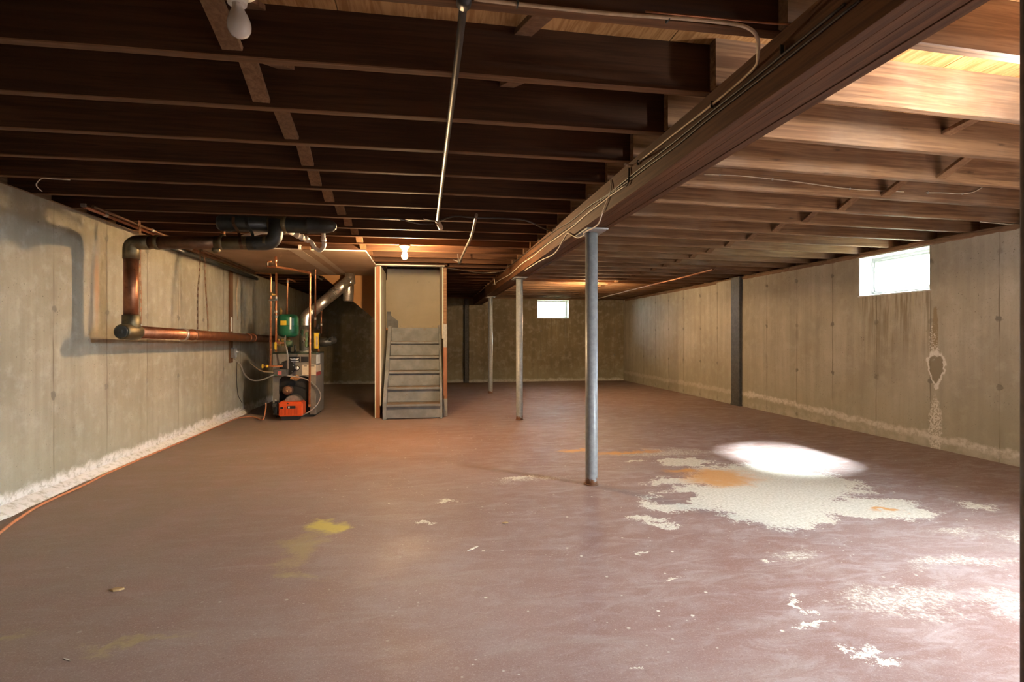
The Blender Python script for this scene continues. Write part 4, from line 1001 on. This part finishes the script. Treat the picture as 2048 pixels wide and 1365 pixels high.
# ------------------------------------------------------------------ boiler
BX, BXe, BYf, BYb, BT = -2.02, -1.475, 7.45, 8.0, .845
bo = thing('boiler', 'grey steel oil boiler with an orange burner in the corner', 'boiler', (-1.75, 7.7, 0))
def B(name, m, a, b2, bev=.002, parent=None, seg=1):
    q = MB(bo.location); q.box(a, b2); return q.build(name, M[m], parent or bo, bev, seg, loc=(0, 0, 0))
# jacket: open front with a dark rounded recess
q = MB(bo.location)
q.box((BX, BYf + .03, .035), (BX + .015, BYb, BT)); q.box((BXe - .015, BYf + .03, .035), (BXe, BYb, BT)); q.box((BX, BYb - .015, .035), (BXe, BYb, BT))
q.build('jacket_sides', M['boiler'], bo, .004, loc=(0, 0, 0))
rx0, rx1, rt, ch = BX + .075, BXe - .075, .55, .07
arch = [(rx0, .035), (rx0, rt - ch)] + [(rx0 + ch - ch * math.cos(a), rt - ch + ch * math.sin(a)) for a in [math.pi/2 * i / 5 for i in range(1, 6)]]
arch += [(rx1 - ch + ch * math.sin(a), rt - ch + ch * math.cos(a)) for a in [math.pi/2 * i / 5 for i in range(0, 6)]] + [(rx1, .035)]
front = [(BX, .035)] + arch + [(BXe, .035), (BXe, BT), (BX, BT)]
q = MB(bo.location); q.prism(front, 1, BYf, BYf + .03); q.build('front_panel', M['boiler'], bo, 0, loc=(0, 0, 0))
B('combustion_recess', 'boiler_dark', (BX + .016, BYf + .11, .036), (BXe - .016, BYf + .15, .70), 0)
B('base_skid', 'boiler_dark', (BX + .03, BYf + .04, 0), (BXe - .03, BYb - .03, .034))
B('top_panel', 'boiler_top', (BX - .004, BYf - .004, BT), (BXe + .004, BYb + .004, BT + .018), .004)
f_y = BYf - .001
def fp(px, py): return ony(px, py, f_y)
def plate(name, m, p0, p1, parent=None, d=.004):
    a, b2 = fp(*p0), fp(*p1); return B(name, m, (a.x, f_y - d, a.z), (b2.x, f_y, b2.z), 0, parent)
np_ = plate('name_plate', 'dark_plate', (578, 714), (600, 725))
lx0, lz0 = fp(580, 718).x, fp(580, 718).z
q = MB(bo.location); c = fp(589, 718.5)
q.prism([(c.x - .060, c.z + .012), (c.x - .02, c.z + .004), (c.x, c.z + .014), (c.x + .02, c.z + .004), (c.x + .060, c.z + .012), (c.x + .045, c.z - .010), (c.x, c.z - .016), (c.x - .045, c.z - .010)], 1, f_y - .0055, f_y - .0045); q.build('wing_emblem', M['white'], np_, 0, loc=(0, 0, 0))
q = MB(bo.location); q.box((c.x - .055, f_y - .0055, c.z - .034), (c.x + .055, f_y - .0045, c.z - .026)); q.build('white_bar', M['white'], np_, 0, loc=(0, 0, 0))
plate('name_plate', 'dark_plate', (602.5, 714), (617, 724.5))
plate('plate_edge', 'steel', (601.2, 713), (602.2, 725))
gp = fp(594.5, 736.5)
g = MB(bo.location); g.lathe((gp.x, f_y, gp.z), (0, -1, 0), [(.033, 0), (.033, .02), (.028, .024)], 24); ga = g.build('gauge', M['black'], bo, loc=(0, 0, 0))
g = MB(bo.location); g.lathe((gp.x, f_y - .0245, gp.z), (0, -1, 0), [(.026, -.001), (.026, .001), (0, .0012)], 20); g.build('dial', M['white'], ga, loc=(0, 0, 0))
g = MB(bo.location); g.bar((gp.x, f_y - .027, gp.z), (gp.x - .014, f_y - .027, gp.z + .010), .003, .001, up=(0, 1, 0)); g.build('needle', M['black'], ga, loc=(0, 0, 0))
pl = plate('instruction_label', 'paper', (604.5, 730), (632, 750.5))
plate('label_print', 'boiler_dark', (608, 732), (614, 733.2), pl, .0055); plate('label_print', 'boiler_dark', (622, 732), (629, 733.2), pl, .0055)
# white and red labels folded round the side
sx = BXe + .001
def sideplate(m, y0, y1, z0, z1): return B('side_label', m, (BXe, y0, z0), (BXe + .003, y1, z1), 0)
sideplate('white', BYf + .03, BYf + .27, .71, .83); sideplate('paper', BYf + .03, BYf + .33, .60, .69); sideplate('red', BYf + .03, BYf + .33, .55, .597)
q = MB(bo.location); c = fp(591, 756); rng = random.Random(4)
q.prism([(c.x + (.07 + rng.uniform(-.012, .012)) * math.cos(a), c.z + (.034 + rng.uniform(-.012, .012)) * math.sin(a)) for a in [2 * math.pi * i / 14 for i in range(14)]], 1, f_y - .0015, f_y - .0002); q.build('rust_patch', M['rustm'], bo, 0, loc=(0, 0, 0))
# control box and black access plate
dc = fp(575, 736); q = MB(bo.location); q.lathe((dc.x, f_y, dc.z), (0, -1, 0), [(.098, 0), (.098, .012), (.09, .016)], 28); dk = q.build('access_cover', M['black'], bo, loc=(0, 0, 0))
for a in (20, 75, 140, 320):
    q = MB(bo.location); r_ = math.radians(a); q.lathe((dc.x + .082 * math.cos(r_), f_y - .015, dc.z + .082 * math.sin(r_)), (0, -1, 0), [(.008, 0), (.008, .006), (.004, .008)], 8); q.build('bolt', M['steel'], dk, loc=(0, 0, 0))
a, b2 = ony(547, 739, 7.33), ony(573, 753, 7.33)
cbx = B('control_box', 'grey_box', (a.x, 7.33, b2.z), (b2.x, BYf - .018, a.z), .004)
a, b2 = ony(555.5, 743, 7.328), ony(563, 750, 7.328); B('pink_sticker', 'pink', (a.x, 7.3265, b2.z), (b2.x, 7.3285, a.z), 0, cbx)
a, b2 = ony(549, 750.3, 7.328), ony(554, 751.8, 7.328); B('green_mark', 'green', (a.x, 7.3265, b2.z), (b2.x, 7.3285, a.z), 0, cbx)
# burner
bn = MB(bo.location); a, b2 = ony(556.5, 805, 7.16), ony(605, 841, 7.16)
bx0, bx1, bz0, bz1 = a.x, b2.x, .055, a.z
bn.box((bx0, 7.16, bz0), (bx1, 7.36, bz1)); bu = bn.build('burner', M['burner'], bo, .014, 3, loc=(0, 0, 0))
nl = 15
for i in range(nl):
    xx = bx0 + .03 + (bx1 - bx0 - .085) * i / (nl - 1)
    B('groove', 'burner_line', (xx - .0026, 7.1585, bz0 + .02), (xx + .0026, 7.1605, bz0 + .125), 0, bu)
def bslot(px0, py0, px1, py1, m='boiler_dark', nm='slot', d=.003):
    a, b2 = ony(px0, py0, 7.16), ony(px1, py1, 7.16); return B(nm, m, (a.x, 7.16 - d, b2.z), (b2.x, 7.1605, a.z), .001, bu)
bslot(560.5, 814.5, 566.5, 818.5); bslot(574.5, 812.5, 591, 817.5); bslot(576.5, 813.5, 579.5, 816.8, 'white', 'slot_light', .005); bslot(574.6, 806.5, 577, 809, 'boiler_dark', 'screw', .002)
q = MB(bo.location); cc = ony(590, 800, 7.42); q.lathe((cc.x, 7.30, cc.z - .04), (0, 1, 0), [(.105, 0), (.115, .02), (.115, .12)], 24); q.build('blower_housing', M['steel'], bu, loc=(0, 0, 0))
q = MB(bo.location); cc = ony(574, 782, 7.45); q.lathe((cc.x, 7.44, cc.z), (0, 1, 0), [(.0, 0), (.02, .001), (.056, .008), (.06, .02), (.06, .12)], 20); q.build('burner_port', M['scorch'], bu, loc=(0, 0, 0))
q = MB(bo.location); q.lathe((cc.x, 7.4395, cc.z), (0, -1, 0), [(.014, -.002), (.014, .008), (0, .01)], 10); q.build('port_knob', M['rustm'], bu, loc=(0, 0, 0))
B('burner_motor', 'black', (bx0 - .075, 7.19, .075), (bx0 - .004, 7.33, .245), .02, bu, 3)
q = MB(bo.location); q.lathe((bx0 - .05, 7.19, .20), (0, -1, 0), [(.03, 0), (.03, .025), (.02, .03)], 14); q.build('fuel_pump', M['iron'], bu, loc=(0, 0, 0))
q = MB(bo.location); q.lathe((bx0 - .035, 7.17, .255), (0, 0, 1), [(.012, 0), (.012, .014), (.006, .018)], 8); q.build('pump_cap', M['steel'], bu, loc=(0, 0, 0))
B('burner_foot', 'boiler_dark', (bx0 + .02, 7.20, 0), (bx1 - .06, 7.34, .054), .004, bu)
# grey armoured loop at the front of the boiler
q = MB(bo.location); q.tube(smooth_path([ony(574, 752, 7.33), ony(598, 755, 7.40), ony(618, 762, 7.42), ony(634, 776, 7.40), ony(641, 790, 7.36), ony(637, 806, 7.30), ony(624, 820, 7.24), ony(611, 828, 7.22), ony(603, 831, 7.22)], 6), .008, 8); q.build('burner_cable', M['flex'], bo, loc=(0, 0, 0))
q = MB(bo.location); q.tube(smooth_path([ony(571, 672, 7.36), ony(570, 685, 7.30), ony(573, 698, 7.28), ony(575.5, 712, 7.28), ony(575.5, 738, 7.31)], 6), .009, 8); q.build('control_cable', M['flex'], bo, loc=(0, 0, 0))

# expansion tank above the boiler
tc = ony(576, 652, 7.58)
tk = thing('expansion_tank', 'green expansion tank with yellow label above the boiler', 'tank', (tc.x, tc.y, 0))
q = MB(); q.lathe((0, 0, tc.z - .155), (0, 0, 1), [(.0, 0), (.08, .004), (.115, .018), (.131, .045), (.134, .07), (.134, .245), (.131, .268), (.115, .295), (.08, .310), (0, .315)], 28); q.build('shell', M['green'], tk)
q = MB(); q.lathe((0, 0, tc.z - .01), (0, 0, 1), [(.1345, 0), (.1365, .003), (.1365, .012), (.1345, .015)], 28); q.build('seam_band', M['green'], tk)
for nm, m_, a0, a1, z0, z1 in (('yellow_label', 'yellow', 240, 276, .005, .065), ('white_mark', 'white', 293, 301, -.05, .11)):
    q = MB(); pr = None
    for i in range(9):
        a = math.radians(a0 + (a1 - a0) * i / 8); r_ = .1365; c, s_ = math.cos(a) * r_, math.sin(a) * r_
        cur = [q._v((c, s_, tc.z + z0)), q._v((c, s_, tc.z + z1)), q._v((c * .985, s_ * .985, tc.z + z1)), q._v((c * .985, s_ * .985, tc.z + z0))]
        if pr:
            for k in range(4): q.bm.faces.new((pr[k], pr[(k+1) % 4], cur[(k+1) % 4], cur[k]))
        else: q.bm.faces.new(cur)
        pr = cur
    q.bm.faces.new(pr[::-1]); q.build(nm, M[m_], tk)
q = MB(); q.lathe((0, 0, tc.z - .155), (0, 0, -1), [(.022, -.006), (.022, .03), (.03, .032), (.03, .05), (.02, .055), (.02, tc.z - .155 - BT - .020)], 12); q.build('stem', M['brass'], tk)
q = MB(); q.lathe((-.085, -.02, tc.z + .13), (0, 0, 1), [(.016, 0), (.016, .05), (.022, .055), (.022, .075), (.01, .085), (.01, .11)], 12); q.build('air_vent', M['brass'], tk)
# green pump body below the tank
pm_ = thing('zone_valve', 'old green valve body and brass fittings under the tank', 'valve', tuple(ony(578, 688, 7.5)))
a = ony(578, 688, 7.5)
q = MB(a); q.lathe(a + Vector((-.05, 0, 0)), (1, 0, 0), [(.03, 0), (.045, .01), (.045, .09), (.03, .10)], 16); q.build('valve_body', M['green_old'], pm_, loc=(0, 0, 0))
for dx in (-.13, -.08):
    q = MB(a); q.lathe(a + Vector((dx, 0, -.03)), (0, 0, 1), [(.018, 0), (.022, .01), (.022, .03), (.014, .034), (.014, .075), (.02, .08), (.02, .10)], 12); q.build('brass_fitting', M['brass'], pm_, loc=(0, 0, 0))
for dx in (.0, .075):
    q = MB(a); q.tube([a + Vector((dx, .02, -.02)), (a.x + dx, a.y + .02, BT + .016)], .016, 10); q.build('nipple', M['iron'], pm_, loc=(0, 0, 0))

# boiler copper
CPG = 'copper risers around the boiler'
yP = 7.38
p1 = [ony(542, 549, yP), ony(541, 733, yP)]
t = run('copper_riser', 'leftmost copper riser, elbowing off the wall pipes down to the yellow valve', [ony(512, 546, 7.6), p1[0], p1[1]], .013, 'copper', [(ony(541.6, 600, yP), (0, 0, 1)), (ony(541.4, 640, yP), (0, 0, 1)), (ony(541.2, 700, yP), (0, 0, 1))], fillet=.03, fm='copper')
q = MB(t.location); e = ony(541, 733, yP); q.tube([ony(528, 733, yP), ony(565, 733, yP)], .013, 10); q.build('cross_pipe', M['copper'], t, loc=(0, 0, 0))
q = MB(t.location); q.lathe(ony(524, 733, yP - .0), (1, 0, 0), [(.0, 0), (.028, .002), (.028, .016), (.01, .02), (.01, .05), (.018, .052), (.018, .075), (.013, .078)], 14); q.build('yellow_valve', M['yellow'], t, loc=(0, 0, 0))
top2 = Vector((-1.73, 6.50, JB - .015)); k2 = onz(552, 533, 1.885)
endA = ony(620.5, 546, 7.12)
t = run('copper_riser', 'copper pipe coming through the drywall ceiling and crossing to the boiler front', [top2, (top2.x, top2.y, 1.885), endA, ony(620, 690, 7.12), ony(619, 814, 7.12)], .014, 'copper', [((top2.x, top2.y, 1.95), (0, 0, 1)), (ony(620.5, 553, 7.12), (0, 0, 1)), (ony(620, 688, 7.12), (0, 0, 1)), (ony(619.2, 812, 7.12), (0, 0, 1))], fillet=.03, fm='copper')
sm = ony(535, 518, 6.6)
run('copper_stub', 'short hooked copper stub at the drywall ceiling', [(sm.x + .05, sm.y, 1.955), (sm.x, sm.y, 1.955), (sm.x, sm.y, 1.89), (top2.x + .01, top2.y + .03, 1.885)], .010, 'copper', [((sm.x, sm.y, 1.925), (0, 0, 1))], fillet=.015)
t = run('copper_riser', 'copper riser with soldered joints and a small valve left of the green tank', [ony(552.5, 546, yP + .04), ony(552, 704, yP + .04)], .014, 'copper', [(ony(552.3, 596, yP + .04), (0, 0, 1)), (ony(552.2, 624, yP + .04), (0, 0, 1)), (ony(552.2, 634, yP + .04), (0, 0, 1)), (ony(552.1, 688, yP + .04), (0, 0, 1))])
vb = ony(549, 590, yP + .02)
q = MB(t.location); q.lathe(vb, (-.5, -1, .1), [(.014, -.03), (.018, .0), (.018, .03), (.008, .032), (.008, .05), (.024, .052), (.024, .06), (0, .062)], 12); q.build('small_valve', M['brass'], t, loc=(0, 0, 0))
q = MB(t.location); q.bar(ony(537, 601, yP - .02), ony(556, 600, yP + .02), .014, .02); q.build('tie_bracket', M['iron'], t, .003, loc=(0, 0, 0))
q = MB(t.location); a = ony(552, 691, yP + .02); q.box((a.x - .012, a.y - .03, a.z - .055), (a.x + .014, a.y - .016, a.z + .04)); q.build('yellow_handle', M['yellow'], t, .003, loc=(0, 0, 0))
q = MB(t.location); a = ony(552, 686, yP + .04); q.tube([a, a + Vector((.10, .03, -.005))], .014, 10); q.lathe(a + Vector((.03, .0, 0)), (1, .2, 0), [(.014, 0), (.02, .003), (.02, .03), (.014, .034)], 10); q.build('side_branch', M['copper'], t, loc=(0, 0, 0))
t = run('copper_riser', 'copper riser entering from above behind the green tank', [ony(590, 563, 7.9), ony(575.5, 558, 7.72), ony(574, 634, 7.72)], .012, 'copper', [(ony(575.4, 564, 7.72), (0, 0, 1))], fillet=.02)
t = run('copper_riser', 'copper riser right of the flue bend, turning into the drywall ceiling', [ony(638, 533, 7.71) , ony(631, 533, 7.65), ony(630.5, 655, 7.65)], .013, 'copper_old', [(ony(630.7, 638, 7.65), (0, 0, 1))], fillet=.03)
t = run('copper_riser', 'short copper riser standing behind the pump right of the flue', [ony(643, 612, 7.85), ony(642, 668, 7.85)], .013, 'copper_old', [(ony(642.5, 650, 7.85), (0, 0, 1))])
# circulator with the yellow label
cp_ = thing('circulator_pump', 'circulator pump with a tall yellow label right of the flue', 'pump', tuple(ony(634, 682, 7.62)))
a = ony(629, 682, 7.60)
q = MB(a); q.lathe(a + Vector((.02, .05, -.02)), (1, .1, 0), [(.045, 0), (.062, .01), (.062, .09), (.05, .11), (.05, .16), (.035, .17)], 18); q.build('motor', M['iron'], cp_, loc=(0, 0, 0))
q = MB(a); q.lathe(a + Vector((0, .03, -.115)), (0, 0, 1), [(.03, 0), (.036, .01), (.036, .21), (.03, .22)], 16); q.build('cartridge', M['iron'], cp_, loc=(0, 0, 0))
y0, y1 = ony(624, 697.5, 7.585), ony(633, 666, 7.585)
q = MB(a); q.prism([(y0.x, y0.z), (y1.x - .006, y0.z), (y1.x - .004, y1.z - .03), (y1.x + .006, y1.z), (y0.x - .004, y1.z)], 1, 7.575, 7.588); q.build('yellow_label', M['yellow'], cp_, .002, loc=(0, 0, 0))
q = MB(a); q.box((y0.x + .02, 7.573, y0.z + .03), (y0.x + .045, 7.5755, y1.z - .05)); q.build('label_print', M['cable_tan'], cp_, loc=(0, 0, 0))
q = MB(a); b2 = ony(630.5, 655, 7.70); q.lathe((b2.x, b2.y, b2.z - .03), (0, 0, 1), [(.02, 0), (.03, .005), (.03, .03), (.018, .04), (.018, .07)], 12); q.build('union', M['black'], cp_, loc=(0, 0, 0))
q = MB(a); q.tube([a + Vector((.01, .03, -.11)), (a.x + .01, a.y + .05, BT + .016)], .02, 10); q.build('nipple', M['copper_old'], cp_, loc=(0, 0, 0))
q = MB(a); q.lathe(a + Vector((.19, .06, .01)), (1, .1, 0), [(.03, -.04), (.05, 0), (.05, .04), (.02, .06)], 14); q.build('flange', M['boiler_dark'], cp_, loc=(0, 0, 0))
gv = thing('green_valve', 'corroded green relief valve on the copper riser before the boiler', 'valve', tuple(ony(614, 680, 7.16)))
a = ony(613.5, 682, 7.18)
q = MB(a); q.lathe(a + Vector((0, 0, -.10)), (0, 0, 1), [(.014, 0), (.026, .02), (.030, .06), (.024, .09), (.020, .14), (.024, .16), (.022, .19), (.01, .20)], 14); q.build('valve_body', M['green_old'], gv, loc=(0, 0, 0))
q = MB(a); q.tube([a + Vector((0, 0, .04)), a + Vector((.035, -.0, .02)), a + Vector((.045, 0, -.04)), a + Vector((.03, 0, -.08))], .010, 8, True, .02); q.build('relief_loop', M['copper_old'], gv, loc=(0, 0, 0))
q = MB(a); q.lathe(a + Vector((-.022, -.022, .0)), (-1, -1, 0), [(.016, -.01), (.016, .006), (.008, .01)], 10); q.build('side_port', M['bronze'], gv, loc=(0, 0, 0))

# flue
FX, FYY = -1.668, 7.72
fl0 = Vector((FX, FYY, BT + .018)); fl1 = Vector((FX, FYY, 1.345)); fl2 = ony(699, 561, 8.02)
fp_ = thing('flue_pipe', 'shiny galvanised flue pipe bending from the boiler up to the ceiling', 'flue pipe', tuple(fl0))
FR = .075
q = MB(fl0); q.tube([fl0, Vector((FX, FYY, 1.24))], FR, 28); q.build('vertical_section', M['galv'], fp_, loc=(0, 0, 0))
d = (fl2 - fl1).normalized(); el = fillet_path([Vector((FX, FYY, 1.23)), fl1, fl1 + d * .12], .10, 4)
q = MB(fl0); q.tube(el, FR + .003, 28)
for f in q.bm.faces: f.smooth = False
q.build('elbow', M['galv'], fp_, loc=(0, 0, 0))
q = MB(fl0); q.tube([fl1 + d * .11, fl2 - d * .30], FR, 28); q.build('sloping_section', M['galv'], fp_, loc=(0, 0, 0))
q = MB(fl0); q.tube([fl2 - d * .31, fl2 + d * .02], FR + .003, 28); q.build('sloping_section', M['galv'], fp_, loc=(0, 0, 0))
for s_ in (.30, .325):
    q = MB(fl0); q.lathe(fl2 - d * s_, d, [(FR + .001, 0), (FR + .006, .004), (FR + .001, .008)], 28); q.build('crimp', M['galv'], fp_, loc=(0, 0, 0))
q = MB(fl0); q.lathe((fl2.x + .005, fl2.y, fl2.z - .05), (0, 0, 1), [(FR, 0), (FR + .002, .01), (FR, .06), (FR - .01, JB - .0147 - fl2.z + .05)], 28); q.build('top_collar', M['galv'], fp_, loc=(0, 0, 0))
q = MB(fl0); b2 = ony(696, 603, 8.04); q.lathe((b2.x + .002, fl2.y + .02, b2.z), (.03, 0, 1), [(FR - .008, 0), (FR, .01), (FR + .002, .2), (FR, .26)], 28); q.build('drop_leg', M['galv'], fp_, loc=(0, 0, 0))
q = MB(fl0); q.lathe((FX, FYY, BT + .0185), (0, 0, 1), [(FR + .014, 0), (FR + .014, .012), (FR + .001, .02)], 28); q.build('base_ring', M['galv'], fp_, loc=(0, 0, 0))

# ------------------------------------------------------------------ litter on the floor
def scrap(name, label, px, py, m, pts, h=.003, cat='debris', rot=0):
    c = onz(px, py, .0006); t = MB(c); k = [(c.x + a * math.cos(rot) - b2 * math.sin(rot), c.y + a * math.sin(rot) + b2 * math.cos(rot)) for a, b2 in pts]
    t.prism(k, 2, .0006, .0006 + h); o = t.build(name, M[m], None, .0008, loc=c); tag(o, label, cat, None, 'thing'); return o
scrap('dry_leaf', 'curled tan dry leaf lying on the dim floor at lower left', 235, 1181, 'leaf', [(-.028, -.004), (-.01, -.014), (.012, -.010), (.026, .002), (.008, .012), (-.014, .010)], .008)
scrap('dry_leaf', 'small brown leaf bit lying on the floor left of the column reflection', 1010, 1047, 'leaf', [(-.02, -.003), (0, -.009), (.02, 0), (.002, .008)], .006)
scrap('paint_chip', 'long white paint sliver lying on the floor below the bare patches', 945, 1098, 'chip', [(-.04, -.008), (-.01, -.012), (.04, .002), (.035, .010), (-.005, .004)], .003, rot=.55)
scrap('paint_chip', 'tiny pale chip lying beside the white sliver on the floor', 966, 1103, 'chip', [(-.010, -.004), (.006, -.006), (.010, .004), (-.004, .006)], .002)
scrap('paint_chip', 'grey sliver lying at the lower left corner of the floor', 134, 1320, 'chip', [(-.022, -.002), (0, -.004), (.022, .001), (.0, .003)], .002, rot=-.6)
